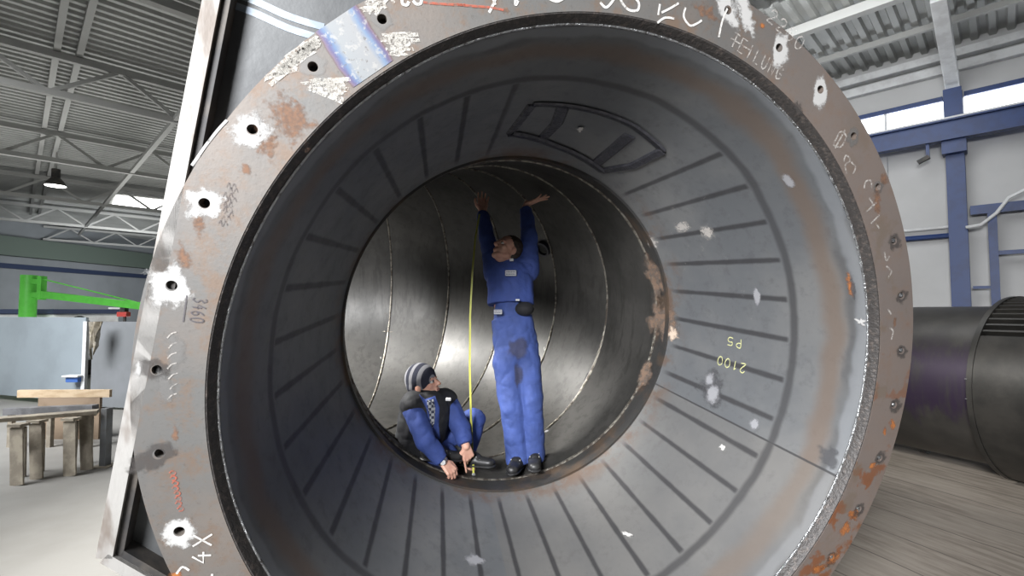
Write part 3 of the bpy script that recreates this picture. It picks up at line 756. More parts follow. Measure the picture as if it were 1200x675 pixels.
# ---- marks on the flange face
def ribbon(pts, w_, off_dir, b):
    """a flat stroke lying on the surface; off_dir(p) is the surface normal"""
    n = len(pts); vs = []
    for i, p in enumerate(pts):
        t = (pts[min(i+1, n-1)]-pts[max(i-1, 0)]).normalized(); nn = off_dir(p); s_ = nn.cross(t).normalized()
        vs += [p+s_*(w_/2), p-s_*(w_/2)]
    b.add(vs, [(2*i, 2*i+1, 2*i+3, 2*i+2) for i in range(n-1)]); b.fade = (b.fade or [])+[.62]*(2*n)
fn = lambda p: V((0, -1, 0))
def smooth_pts(pts, sub=5):
    out = []; n = len(pts)
    for i in range(n-1):
        p0, p1, p2, p3 = pts[max(i-1, 0)], pts[i], pts[i+1], pts[min(i+2, n-1)]
        for k in range(sub):
            t = k/sub; out.append(tuple(.5*((2*p1[j])+(-p0[j]+p2[j])*t+(2*p0[j]-5*p1[j]+4*p2[j]-p3[j])*t*t+(-p0[j]+3*p1[j]-3*p2[j]+p3[j])*t**3) for j in range(2)))
    out.append(pts[-1]); return out
GL = {'0': [[(.5, 1), (.15, .8), (.1, .4), (.3, .02), (.65, .05), (.85, .4), (.8, .8), (.5, 1)]],
 '1': [[(.3, .75), (.55, 1), (.5, 0)]], '2': [[(.12, .78), (.35, 1), (.75, .92), (.72, .6), (.12, .03), (.85, .05)]],
 '3': [[(.15, .9), (.5, 1), (.8, .8), (.45, .55), (.85, .3), (.5, 0), (.12, .1)]], '4': [[(.6, 1), (.1, .4), (.9, .42)], [(.65, .7), (.62, 0)]],
 '5': [[(.85, 1), (.25, .97), (.2, .58), (.6, .62), (.85, .35), (.6, .03), (.12, .08)]], '6': [[(.75, .95), (.3, .7), (.12, .3), (.45, 0), (.82, .25), (.5, .5), (.18, .33)]],
 'X': [[(.1, 1), (.9, 0)], [(.9, 1), (.1, 0)]], 'P': [[(.2, 0), (.2, 1), (.7, .98), (.8, .72), (.55, .52), (.2, .5)]],
 'T': [[(.05, 1), (.95, 1)], [(.5, 1), (.5, 0)]], 'E': [[(.9, 1), (.15, 1), (.15, 0), (.9, 0)], [(.15, .52), (.75, .52)]], 'I': [[(.5, 1), (.5, 0)]],
 'L': [[(.2, 1), (.2, 0), (.85, 0)]], 'U': [[(.15, 1), (.18, .25), (.5, 0), (.82, .25), (.85, 1)]], 'N': [[(.15, 0), (.15, 1), (.85, 0), (.85, 1)]],
 'G': [[(.85, .8), (.5, 1), (.12, .6), (.3, .05), (.8, .15), (.82, .45), (.5, .45)]], 'V': [[(.1, 1), (.45, 0), (.9, 1)]],
 'R': [[(.2, 0), (.2, 1), (.75, .9), (.7, .6), (.2, .52), (.85, 0)]]}
def flange_text(txt, start, end, hgt, m, name='chalk_writing', wdt=.006, flip=False, under=False):
    p = fl(*start); q = fl(*end); d = (q-p); L_ = d.length; d.normalize(); u = V((-d.z, 0, d.x)) if not flip else V((d.z, 0, -d.x))
    b = MB(); cw = L_/len(txt)
    for i, ch in enumerate(txt):
        for st in GL[ch]:
            st = smooth_pts(st) if ch in '0235 6GUPR' else st
            pts = [p+d*(cw*(i+.1+.8*x))+u*(hgt*y)+V((0, -.0022, 0)) for x, y in st]
            ribbon(pts, wdt, fn, b)
    if under: ribbon([p-u*.018+V((0, -.002, 0)), q-u*.018+V((0, -.002, 0))], wdt, fn, b)
    b.build(name, m, pipe)
flange_text('3460', (227, 347), (222.5, 378), .038, M['ink'], 'marker_writing', .0045, under=True)
flange_text('4X', (247, 662), (249, 622), .055, M['chalk'])
flange_text('2250', (896, 22), (938, 62), .055, M['chalkdim'])
flange_text('TEILUNG', (853, 52), (914, 96), .055, M['chalkdim'])
def stroke(pix_lists, m, wdt=.008, name='chalk_mark'):
    for pl_ in pix_lists:
        b = MB(); ribbon([fl(*q)+V((0, -.0022, 0)) for q in smooth_pts(pl_, 6)], wdt, fn, b); b.build(name, m, pipe)
def scribble(p, q, w_, n, m, wdt):
    """broad rough back-and-forth rubbing of chalk: long strokes side by side"""
    out = []; dx, dy = q[0]-p[0], q[1]-p[1]; L_ = math.hypot(dx, dy); nx, ny = -dy/L_, dx/L_
    for i in range(n+1):
        o_ = w_*(2*i/n-1); t = random.uniform(-.12, .22) if i % 2 else random.uniform(.78, 1.1)
        out.append((p[0]+dx*t+nx*o_+random.uniform(-1, 1), p[1]+dy*t+ny*o_+random.uniform(-1, 1)))
    b = MB(); pts = []
    for i in range(len(out)-1):
        for k in range(6): u = k/6; pts.append((out[i][0]+(out[i+1][0]-out[i][0])*u, out[i][1]+(out[i+1][1]-out[i][1])*u))
    ribbon([fl(*g)+V((0, -.0022, 0)) for g in pts], wdt, fn, b); b.build('chalk_scribble', m, pipe)
def zig(p, q, w_, n):    # zigzag between two points
    out = []
    dx, dy = q[0]-p[0], q[1]-p[1]; L_ = math.hypot(dx, dy); nx, ny = -dy/L_, dx/L_
    for i in range(n+1):
        t = i/n; s_ = w_ if i % 2 else -w_; s_ *= .7+.5*random.random(); out.append((p[0]+dx*t+nx*s_, p[1]+dy*t+ny*s_))
    return out
stroke([[(471, 0), (472, 5), (477, 6), (479, 2)], [(484, 1), (488, 5), (493, 4), (494, -2)], [(573, 15), (578, 5), (582, -6)], [(577, -4), (580, 6)], [(604, -3), (604, 6), (607, 1)], [(703, 3), (710, 9), (718, 1), (722, -6)], [(726, -5), (729, 4), (737, 12), (747, 12), (748, 3), (741, -4)], [(642, -2), (652, 2), (661, -2)]], M['chalk'], .009)
stroke([[(775, 15), (785, 10), (795, 4)], [(771, 18), (773, 5)], [(803, 9), (801, 20), (808, 30), (816, 28), (822, 24)], [(842, 44), (846, 25), (852, 10)], [(770, 27), (779, 21), (790, 22)]], M['chalk'], .008)
stroke([[(856, 45), (880, 60)]], M['chalkdim'], .006)
stroke([[(976, 170), (984, 155), (991, 160), (985, 172), (976, 170)], [(990, 152), (978, 174)], [(988, 190), (991, 182), (996, 188), (990, 194), (992, 204)], [(997, 190), (1002, 196), (999, 204)], [(1012, 221), (1014, 213), (1020, 212), (1021, 221)], [(1018, 232), (1022, 240), (1015, 248), (1027, 237)], [(1020, 262), (1030, 252)], [(1026, 262), (1030, 268)]], M['chalkdim'], .008)
stroke([[(1036, 295), (1038, 305), (1042, 300)], [(1038, 312), (1044, 318), (1040, 326)], [(1040, 362), (1044, 368)], [(1042, 384), (1046, 388), (1044, 398)]], M['chalkdim'], .009)
for i in range(8):
    q = (203+i*1.25+random.uniform(-1, 1), 554+i*6); stroke([[(q[0]-4, q[1]), (q[0]-1, q[1]-2.5), (q[0]+3, q[1]-1), (q[0]+2, q[1]+2), (q[0]-2, q[1]+2.5)]], M['redmark'], .0045, 'marker_writing')
for i in range(7):
    q = (204+random.uniform(-2, 2), 392+i*12); stroke([[(q[0]-6, q[1]+4), (q[0]-1, q[1]-1), (q[0]+5, q[1]-3)]], M['chalkdim'], .004)
stroke([[(207, 672), (214, 664), (222, 668)], [(246, 690), (249, 672)]], M['chalk'], .007)
for i in range(9):
    q = (262+random.uniform(-3, 3)+i*1.2, 262-i*5.5); stroke([[(q[0]-5, q[1]+2), (q[0]-2, q[1]-4), (q[0], q[1]+3), (q[0]+4, q[1]-3), (q[0]+6, q[1]+2)]], M['inkdim'], .0035, 'marker_writing')
# chalk scribble beside the ground band, and the band itself
CH = M['chalkrough']
scribble((318, 92), (372, 48), 6, 10, CH, .013); scribble((330, 76), (374, 50), 7, 10, CH, .011); scribble((352, 62), (376, 46), 6, 7, CH, .009)
stroke([[(311, 92), (330, 86), (350, 81)], [(313, 90), (330, 85), (346, 82)], [(360, 103), (385, 113), (402, 120)], [(362, 101), (388, 112), (403, 117)]], CH, .013)
scribble((360, 98), (412, 98), 6, 9, CH, .011); scribble((375, 105), (408, 107), 5, 7, CH, .009)
scribble((446, 44), (488, 44), 5, 8, CH, .012); scribble((449, 52), (482, 55), 5, 7, CH, .009); scribble((452, 61), (476, 62), 4, 6, CH, .008)
scribble((424, 8), (450, 6), 7, 8, CH, .008); stroke([[(440, 18), (455, -2), (462, 4)], [(432, 16), (446, 2), (452, 10)]], CH, .010)
stroke([[(225, 194), (232, 184), (241, 171), (255, 153), (266, 141)]], M['white_paint'], .008, 'paint_edge')
def grind_band(q0, q1, q2, q3):      # outer-left, outer-right, inner-right, inner-left
    b = MB(); b.fade = []; n = 12; vs = []
    a0, a1, c1, c0 = (fl(*q) for q in (q0, q1, q2, q3))
    for i in range(n+1):
        for j in range(n+1):
            vs.append(a0.lerp(a1, i/n).lerp(c0.lerp(c1, i/n), j/n)+V((0, -.0015, 0))); b.fade.append(i/n)
    b.add(vs, [(i*(n+1)+j, (i+1)*(n+1)+j, (i+1)*(n+1)+j+1, i*(n+1)+j+1) for i in range(n) for j in range(n)])
    b.build('ground_band', M['tint'], pipe)['label'] = 'silvery ground stripe with blue heat tint'
grind_band((368, 39), (420, 4), (462, 70), (412, 104))
def blot(cpx, rx, ry, m, name, hole=None, rot=0, seed=0, plane=None, amp=.3):
    """irregular soft-edged patch; plane(px,py) gives the centre and the surface frame"""
    if plane is None:
        c = fl(*cpx); e1, e2, nn = V((1, 0, 0)), V((0, 0, 1)), V((0, -1, 0)); mp = lambda u, v: c+e1*u+e2*v+nn*.0012
    else: mp = plane
    b = MB(); n, m_ = 40, 7; vs = []; b.fade = []
    cr, sr = math.cos(rot), math.sin(rot)
    for j in range(m_+1):
        for k in range(n):
            a = 2*PI*k/n; q = 1+amp*noise.noise(V((math.cos(a)*1.6, math.sin(a)*1.6, seed*3.7)))*1.4
            t = j/m_
            if hole:
                r1 = hole; u1, v1 = r1*math.cos(a), r1*math.sin(a); u2, v2 = hole*0+rx*q*math.cos(a), ry*q*math.sin(a)
                u2, v2 = u2*cr-v2*sr, u2*sr+v2*cr
                u, v = u1+(u2-u1)*t, v1+(v2-v1)*t
            else:
                u, v = rx*q*t*math.cos(a), ry*q*t*math.sin(a); u, v = u*cr-v*sr, u*sr+v*cr
            vs.append(mp(u, v)); b.fade.append(1-t**1.15)
    fs = [(j*n+k, j*n+(k+1) % n, (j+1)*n+(k+1) % n, (j+1)*n+k) for j in range(m_) for k in range(n)]
    b.add(vs, fs); return b.build(name, m, pipe)
def hole_px(k):
    return (RB*math.cos(HA[k]), RB*math.sin(HA[k]))
def hole_patch(k, rx, ry, m, rot=0, dx=0, dz=0, seed=0, nm='paint_patch'):
    x, z = hole_px(k); c = V((x, 0, z))
    blot(None, rx, ry, m, nm, HR+.001, rot, seed+k, lambda u, v: c+V((u+dx*min(1, math.hypot(u, v)/.06), -.0012, v+dz*min(1, math.hypot(u, v)/.06))))
WP, GP, DS = M['white_paint'], M['grey_paint'], M['dark_smear']
hole_patch(17, .05, .05, DS, 0, -.01, .0, 3, 'grind_patch'); hole_patch(16, .075, .085, WP, 0, -.005, -.01)
hole_patch(15, .070, .070, WP, 0, 0, -.005); hole_patch(14, .075, .065, WP, .4, .0, -.01); hole_patch(13, .06, .05, GP, 0, .0, 0, 0, 'grind_patch')
hole_patch(12, .05, .045, GP, 0, 0, 0, 0, 'grind_patch'); hole_patch(18, .09, .06, DS, .5, -.02, -.01, 2, 'grind_patch'); hole_patch(19, .06, .06, WP, 0, 0, -.01, 5)
hole_patch(8, .055, .06, WP, .3, -.01, .0); hole_patch(7, .055, .12, WP, .6, 0, .02, 5); hole_patch(6, .05, .085, WP, .0, .01, -.02)
hole_patch(5, .05, .075, WP, .0, -.005, -.02); hole_patch(4, .04, .05, GP, 0, -.005, -.01, 0, 'grind_patch'); hole_patch(3, .035, .04, GP, 0, 0, 0, 0, 'grind_patch')
for k in (2, 1, 0, 35, 34, 33, 32): hole_patch(k, .055, .05, DS, 1.2, .01, -.01, k, 'grind_patch')
# paint run linking the two white patches at the top right
blot((872, 14), .045, .13, WP, 'paint_patch', None, .55, 9)
# added metal plugs imitate the bright specks in the lower right open holes
for k in (2, 1, 0, 35, 34, 33, 32):
    x, z = hole_px(k)
    MB().lathe([(.001, -.004), (.009, -.002), (.012, .01), (.012, .04), (.001, .04)], 16, True, lambda a, r, y: V((x+r*math.cos(a), y, z+r*math.sin(a)))).build('hole_speck', M['weld'], pipe, True)
RS, OR_ = M['rust_smear'], M['orange_rust']
for i, (p, rx, ry, m, rot) in enumerate((((340, 138), .10, .17, RS, .5), ((312, 165), .06, .12, RS, .2), ((233, 262), .03, .07, RS, .1), ((288, 198), .03, .035, RS, 0), ((593, 12), .022, .022, RS, 0), ((828, 15), .10, .05, RS, -.4), ((893, 30), .022, .02, OR_, 0),
    ((1028, 235), .045, .11, RS, .3), ((1036, 210), .05, .06, RS, 0), ((1048, 378), .02, .05, RS, 0), ((1046, 498), .03, .05, OR_, .3), ((1023, 545), .045, .03, OR_, .2), ((1000, 603), .06, .05, OR_, .4), ((975, 655), .11, .05, OR_, .6), ((990, 620), .05, .08, OR_, -.5), ((1036, 505), .02, .04, OR_, 0), ((958, 668), .06, .05, OR_, .2),
    ((208, 673), .03, .02, OR_, 0), ((205, 510), .02, .05, RS, 0), ((215, 300), .04, .08, RS, .2), ((935, 128), .03, .06, DS, .2), ((195, 455), .035, .10, GP, .1), ((205, 410), .04, .09, GP, 0))):
    blot(p, rx, ry, m, 'rust_patch' if m in (RS, OR_) else 'grind_patch', None, rot, i+20)
blot((163, 432), .014, .03, WP, 'paint_patch', None, 0, 44)
stroke([[(535, 5), (550, 7), (575, 9), (590, 12)], [(496, 3), (520, 5), (545, 6)]], M['redmark'], .008, 'rust_run')
# blue weld band across the side plate
def plate_pt(px, py): return fl(px, py, PO)+V((0, -.002, 0))
b = MB(); 
for off in (0, 14): ribbon([plate_pt(*q) for q in smooth_pts([(268, -10+off), (300, 2+off), (335, 18+off), (362, 27+off), (380, 32+off)])], .022, fn, b)
b.build('plate_weld', mat('blued_weld', (.17, .20, .24), .45, .4, (.25, .28, .31), 20), pipe)
for i, (p, q) in enumerate((((290, 40), .06), ((262, 90), .05), ((245, 130), .05))): pass

# ---- marks on the cone
def cone_plane(px, py, off=.002):
    a0, y0 = on_cone(px, py); r0 = cone_r(y0)
    return lambda u, v: cone_p(a0+math.degrees(v/r0), y0+u, off)
def cone_text(txt, c, cw, h_, m):
    """written upside down: reads away from the mouth, glyph tops pointing down"""
    a0, y0 = on_cone(*c); r0 = cone_r(y0); b = MB(); n = len(txt)
    for i, ch in enumerate(txt):
        for st in GL[ch]:
            st = smooth_pts(st) if ch in '025P' else dens(st)
            pts = [cone_p(a0-math.degrees((h_*(y-.5))/r0), y0+cw*(i-n/2+.1+.8*x)) for x, y in st]
            ribbon(pts, .0065, lambda p: V((-p.x, 0, -p.z)).normalized(), b)
    b.build('chalk_writing', m, pipe)
def dens(st):
    out = []
    for i in range(len(st)-1):
        for k in range(4): out.append((st[i][0]+(st[i+1][0]-st[i][0])*k/4, st[i][1]+(st[i+1][1]-st[i][1])*k/4))
    return out+[st[-1]]
cone_text('P5', (861, 401), .055, .05, M['ychalk']); cone_text('2100', (857, 427), .05, .055, M['ychalk'])
def cblot(px, py, rx, ry, m, seed, name='grind_patch', rot=0, amp=.3): blot(None, rx*1.5, ry*1.5, m, name, None, rot, seed, cone_plane(px, py, .0015+.0004*seed), amp)
M['polish'] = patch_mat('polished_spot', (.42, .42, .44), .4, .4, .3, 10, None, .75)
M['soot'] = patch_mat('soot_halo', (.07, .07, .075), .6, .2, .35, 10, None, .7)
cblot(834, 454, .10, .12, M['soot'], 1, 'heat_mark'); cblot(831, 444, .035, .045, M['polish'], 2, 'polished_spot', 0, .1); cblot(835, 461, .045, .055, M['polish'], 3, 'polished_spot', 0, .1)
cblot(925, 213, .022, .045, M['polish'], 4, 'polished_spot', 0, .1); cblot(888, 348, .02, .07, M['polish'], 5, 'polished_spot', 0, .2); cblot(885, 497, .03, .03, M['polish'], 6)
cblot(765, 285, .05, .06, M['chalkdim'], 7, 'scuff'); cblot(800, 265, .06, .05, M['chalkdim'], 8, 'scuff'); cblot(830, 272, .05, .05, M['chalkdim'], 9, 'scuff')
M['neckrust'] = patch_mat('neck_rust', (.17, .11, .075), .8, 0, .22, 16, (.10, .075, .06), .75)
cblot(778, 375, .12, .13, M['neckrust'], 10, 'rust_patch'); cblot(768, 325, .07, .14, M['neckrust'], 11, 'rust_patch'); cblot(757, 440, .05, .10, M['neckrust'], 12.5, 'rust_patch'); cblot(790, 392, .05, .05, patch_mat('tan_smear', (.42, .33, .26), .8, 0, .3, 20), 12, 'rust_patch')
cblot(998, 335, .02, .07, M['orange_rust'], 13, 'rust_patch'); cblot(1001, 338, .012, .055, M['soot'], 14, 'heat_mark'); cblot(1010, 377, .02, .022, M['white_paint'], 15, 'chalk_mark', 0, .7)
cblot(735, 627, .012, .03, M['chalk'], 16, 'chalk_mark', .9); cblot(848, 525, .02, .015, M['chalk'], 17, 'chalk_mark'); cblot(975, 535, .05, .06, M['soot'], 18, 'heat_mark'); cblot(556, 658, .04, .05, M['polish'], 19, 'polished_spot')
cblot(680, 150, .02, .02, M['chalk'], 20, 'chalk_mark', 0, .6)
# welded hatch frame overhead inside the cone
def cone_strip(pix, wdt, thick, name, m):
    b = MB(); ay = [on_cone(*q) for q in pix]; P_ = []
    for i in range(len(ay)-1):
        for k in range(10): P_.append((ay[i][0]+(ay[i+1][0]-ay[i][0])*k/10, ay[i][1]+(ay[i+1][1]-ay[i][1])*k/10))
    P_.append(ay[-1]); vs = []
    c = [cone_p(*q, 0) for q in P_]; n = len(c)
    for i, p in enumerate(c):
        t = (c[min(i+1, n-1)]-c[max(i-1, 0)]).normalized(); nn = V((-p.x, 0, -p.z)).normalized(); s_ = nn.cross(t).normalized()
        vs += [p+s_*wdt/2, p+s_*wdt*.35+nn*thick, p-s_*wdt*.35+nn*thick, p-s_*wdt/2]
    fs = []
    for i in range(n-1):
        for k in range(4): fs.append((4*i+k, 4*i+(k+1) % 4, 4*i+4+(k+1) % 4, 4*i+4+k))
    fs += [(0, 1, 2, 3), tuple(range(4*n-4, 4*n))]
    b.add(vs, fs).build(name, m, pipe, True)
cone_strip([(624, 122), (680, 126), (740, 146), (777, 176)], 0.054, .010, 'hatch_frame', M['darkweld'])
cone_strip([(598, 156), (650, 170), (706, 200)], 0.070, .014, 'hatch_frame', M['darkweld'])
cone_strip([(706, 200), (742, 194), (777, 176)], 0.054, .012, 'hatch_frame', M['darkweld'])
cone_strip([(598, 156), (612, 138), (624, 122)], 0.054, .010, 'hatch_frame', M['darkweld'])
cone_strip([(700, 190), (722, 172), (738, 158)], 0.070, .010, 'hatch_frame', M['darkweld'])
cone_strip([(636, 162), (652, 145), (660, 124)], 0.070, .010, 'hatch_frame', M['darkweld'])
# gouges and bright flecks on the bend wall
def bend_plane(px, py):
    c = bend_hit(px, py, .004); cx = bend_hit(px+3, py, .004); cy = bend_hit(px, py-3, .004)
    e1 = (cx-c); e2 = (cy-c); k = 3/F*3.3
    return lambda u, v: c+e1*(u/k)+e2*(v/k)
def bblot(px, py, rx, ry, m, seed, name, rot=0, amp=.3): blot(None, rx, ry, m, name, None, rot, seed, bend_plane(px, py), amp)
bblot(684, 442, .035, .17, M['soot'], 1, 'gouge', -.25); bblot(690, 455, .02, .025, M['white_paint'], 2, 'bright_fleck'); bblot(694, 380, .012, .05, M['white_paint'], 3, 'bright_fleck', .3)
for i, (x, y, rx, ry) in enumerate(((535, 377, .01, .028), (443, 419, .025, .035), (425, 430, .014, .06), (637, 406, .01, .05), (500, 250, .02, .012), (493, 372, .02, .02), (545, 378, .01, .01), (640, 505, .03, .02))):
    bblot(x, y, rx, ry, M['white_paint'] if i < 4 else M['polish'], 5+i, 'bright_fleck', .3)

# ================================================================= PEOPLE
def cap_mesh(b, p0, r0, p1, r1, thin=None, k=1.0, flat=(False, False), n=20):
    """tapered limb from p0 to p1 with round (or flat) ends; 'thin' direction squeezed by k"""
    p0, p1 = V(p0), V(p1); d = p1-p0; L_ = d.length; d.normalize()
    x = d.orthogonal().normalized()
    if thin is not None:
        t = V(thin); t = (t-d*t.dot(d)); t.normalize(); x = t
    y = d.cross(x); rings = []
    def ring(c, r): rings.append([c+x*(r*k*math.cos(2*PI*i/n))+y*(r*math.sin(2*PI*i/n)) for i in range(n)])
    if flat[0]: ring(p0, r0)
    else:
        for j in range(1, 6): a = -PI/2+PI/2*j/5; ring(p0+d*(r0*math.sin(a)), r0*math.cos(a))
    for j in range(1, 5): ring(p0+d*(L_*j/5), r0+(r1-r0)*j/5)
    if flat[1]: ring(p1, r1)
    else:
        for j in range(0, 5): a = PI/2*j/5; ring(p1+d*(r1*math.sin(a)), r1*math.cos(a))
    m_ = len(rings); vs = [v for q in rings for v in q]
    fs = [(i*n+j, i*n+(j+1) % n, (i+1)*n+(j+1) % n, (i+1)*n+j) for i in range(m_-1) for j in range(n)]
    fs += [tuple(range(n))[::-1], tuple(range((m_-1)*n, m_*n))]
    b.add(vs, fs)
def ell(b, c, X, Y, Z, rx, ry, rz, n=24, m_=14):
    c = V(c); vs = []
    for i in range(1, m_):
        a = PI*i/m_
        for j in range(n): vs.append(c+X*(rx*math.sin(a)*math.cos(2*PI*j/n))+Y*(ry*math.sin(a)*math.sin(2*PI*j/n))+Z*(rz*math.cos(a)))
    t, q = len(vs), len(vs)+1; vs += [c+Z*rz, c-Z*rz]; fs = []
    for i in range(m_-2):
        for j in range(n): fs.append((i*n+j, (i+1)*n+j, (i+1)*n+(j+1) % n, i*n+(j+1) % n))
    for j in range(n): fs += [(t, j, (j+1) % n), (q, (m_-2)*n+(j+1) % n, (m_-2)*n+j)]
    b.add(vs, fs)
def fuse(b, name, m, parent, vox=.006, sm=4, wr=0, wsc=14):
    """one continuous skin over all the limbs collected in b"""
    me = bpy.data.meshes.new(name); me.from_pydata(b.v, [], b.f); me.update()
    bm = bmesh.new(); bm.from_mesh(me); bmesh.ops.recalc_face_normals(bm, faces=bm.faces); bm.to_mesh(me); bm.free()
    o = bpy.data.objects.new(name, me); C.objects.link(o)
    r = o.modifiers.new('r', 'REMESH'); r.mode = 'VOXEL'; r.voxel_size = vox; r.use_smooth_shade = True
    s_ = o.modifiers.new('s', 'SMOOTH'); s_.iterations = sm; s_.factor = .5
    dg = bpy.context.evaluated_depsgraph_get(); dg.update()
    m2 = bpy.data.meshes.new_from_object(o.evaluated_get(dg)); bpy.data.objects.remove(o)
    m2.name = name
    if wr:
        n = len(m2.vertices); cs = np.empty(n*3); ns = np.empty(n*3); m2.vertices.foreach_get('co', cs); m2.vertex_normals.foreach_get('vector', ns)
        cs = cs.reshape(-1, 3); ns = ns.reshape(-1, 3)
        dv = np.array([abs(noise.noise(V((p[0]*wsc, p[1]*wsc, p[2]*wsc*.9)))+.4*noise.noise(V((p[0]*wsc*2.3, p[1]*wsc*2.3, p[2]*wsc*2.3)))) for p in cs])
        cs = cs+ns*((dv-.2)*wr)[:, None]; m2.vertices.foreach_set('co', cs.ravel()); m2.update()
    m2.materials.clear(); m2.materials.append(m)
    m2.polygons.foreach_set('use_smooth', [True]*len(m2.polygons))
    o = bpy.data.objects.new(name, m2); link(o, parent); o.location = -V(parent['origin'])
    return o
M['skin'] = mat('skin', (.585, .333, .246), .5, 0, (.524, .272, .202), 22, .4, .65)
M['jacket'] = mat('blue_work_jacket', (.034, .063, .238), .8, 0, (.026, .049, .185), 8, .35, .65, .25, 60)
M['trouser'] = mat('blue_work_trousers', (.033, .061, .214), .8, 0, (.024, .046, .162), 8, .35, .65, .25, 60)
M['vest'] = mat('black_vest', (.006, .006, .009), .75, 0, (.011, .012, .014), 9, .4, .6, .2, 60)
M['hair'] = mat('dark_hair', (.022, .014, .010), .6, 0, (.036, .023, .014), 40)
M['boot'] = mat('black_boot', (.011, .011, .012), .45, 0, (.022, .022, .022), 20)
M['lace'] = mat('pale_laces', (.324, .324, .310), .8)
M['eyewhite'] = mat('eye', (.540, .526, .504), .3); M['iris'] = mat('dark_iris', (.022, .018, .014), .3)
M['badge'] = mat('white_badge', (.518, .518, .518), .7)
M['badgeblue'] = mat('badge_print', (.036, .050, .115), .7)
M['stain'] = patch_mat('brown_grime', (.045, .040, .048), .9, 0, .2, 9, None, .48)

def head(b, c, Fv, Tv, s=1.0):
    """head with brow, nose, lips, jaw, ears; Fv the way it looks, Tv the crown"""
    Fv = V(Fv).normalized(); Tv = V(Tv); Tv = (Tv-Fv*Tv.dot(Fv)).normalized(); R_ = Fv.cross(Tv)
    P_ = lambda f, r, t: V(c)+Fv*(f*s)+R_*(r*s)+Tv*(t*s)
    ell(b, P_(-.012, 0, .035), Fv, R_, Tv, .098*s, .077*s, .088*s)
    ell(b, P_(.018, 0, -.03), Fv, R_, Tv, .070*s, .062*s, .085*s)
    cap_mesh(b, P_(.052, -.022, -.088), .022*s, P_(.052, .022, -.088), .022*s)
    cap_mesh(b, P_(0, -.05, -.055), .022*s, P_(.045, -.026, -.085), .022*s); cap_mesh(b, P_(0, .05, -.055), .022*s, P_(.045, .026, -.085), .022*s)
    cap_mesh(b, P_(.083, 0, .012), .010*s, P_(.108, 0, -.026), .014*s); cap_mesh(b, P_(.098, -.012, -.030), .008*s, P_(.098, .012, -.030), .008*s)
    cap_mesh(b, P_(.078, -.036, .020), .012*s, P_(.085, 0, .022), .012*s); cap_mesh(b, P_(.078, .036, .020), .012*s, P_(.085, 0, .022), .012*s)
    cap_mesh(b, P_(.083, -.018, -.056), .0075*s, P_(.083, .018, -.056), .0075*s); cap_mesh(b, P_(.081, -.016, -.066), .008*s, P_(.081, .016, -.066), .008*s)
    for q in (-1, 1):
        ell(b, P_(-.012, q*.078, -.008), Fv, R_, Tv, .022*s, .010*s, .032*s)
        ell(b, P_(.055, q*.040, -.022), Fv, R_, Tv, .022*s, .020*s, .022*s)
    return P_, Fv, R_, Tv
def face_bits(P_, Fv, R_, Tv, parent, s=1.0):
    for q in (-1, 1):
        b = MB(); ell(b, P_(.076, q*.031, .000), Fv, R_, Tv, .012*s, .014*s, .009*s, 14, 8); e = b.build('eye', M['eyewhite'], parent, True)
        b = MB(); ell(b, P_(.0865, q*.031, .000), Fv, R_, Tv, .0035*s, .006*s, .006*s, 10, 6); o = b.build('iris', M['iris'], e, True); o.location = (0, 0, 0)
        b = MB(); cap_mesh(b, P_(.090, q*.018, .022), .004, P_(.080, q*.046, .024), .0035, n=8); b.build('eyebrow', M['hair'], parent, True)
    b = MB(); cap_mesh(b, P_(.0885, -.019, -.0605), .0028, P_(.0885, .019, -.0605), .0028, n=8); b.build('mouth', mat('lip_line', (.30, .12, .10), .5), parent, True)
def hand(b, wr, d, pn, th, curls, s=1.0, spread=.0, thumb=.6):
    """palm plus four unequal bent fingers and a thumb off the side; d = finger direction, pn = palm normal, th = thumb side"""
    d = V(d).normalized(); pn = V(pn); pn = (pn-d*pn.dot(d)).normalized(); th_ = pn.cross(d); th_ = th_ if th_.dot(V(th)) > 0 else -th_
    wr = V(wr); kn = []
    for i in range(4):
        off = (.032-.0215*i)*s; kk = wr+d*((.088, .093, .088, .078)[i]*s)+th_*off; kn.append(kk)
        cap_mesh(b, wr+th_*(off*.55)+d*(.008*s), .0155*s, kk, .0118*s, n=12)
    for i in range(4):
        L_ = (.040, .045, .041, .031)[i]*s; dirr = (d+th_*((1.5-i)*spread)).normalized(); p = kn[i]; r = .0092*s
        ax_ = dirr.cross(pn).normalized(); cu = curls[i]
        for j, f in enumerate((1, .68, .55)):
            dirr = Matrix.Rotation(cu*(1, 1.2, .8)[j], 3, ax_) @ dirr
            q = p+dirr*(L_*f); cap_mesh(b, p, r, q, r*.92, n=10); p = q; r *= .92
    t0 = wr+d*(.022*s)+th_*(.022*s); t1 = t0+(d*.6+th_*.75+pn*.25).normalized()*.040*s; t2 = t1+(d*(1-.3*thumb)+th_*(.35*thumb)+pn*.2).normalized()*.032*s; t3 = t2+(d+pn*.25).normalized()*.024*s
    cap_mesh(b, t0, .0165*s, t1, .0125*s, n=12); cap_mesh(b, t1, .0118*s, t2, .0105*s, n=10); cap_mesh(b, t2, .0105*s, t3, .009*s, n=10)
    return kn
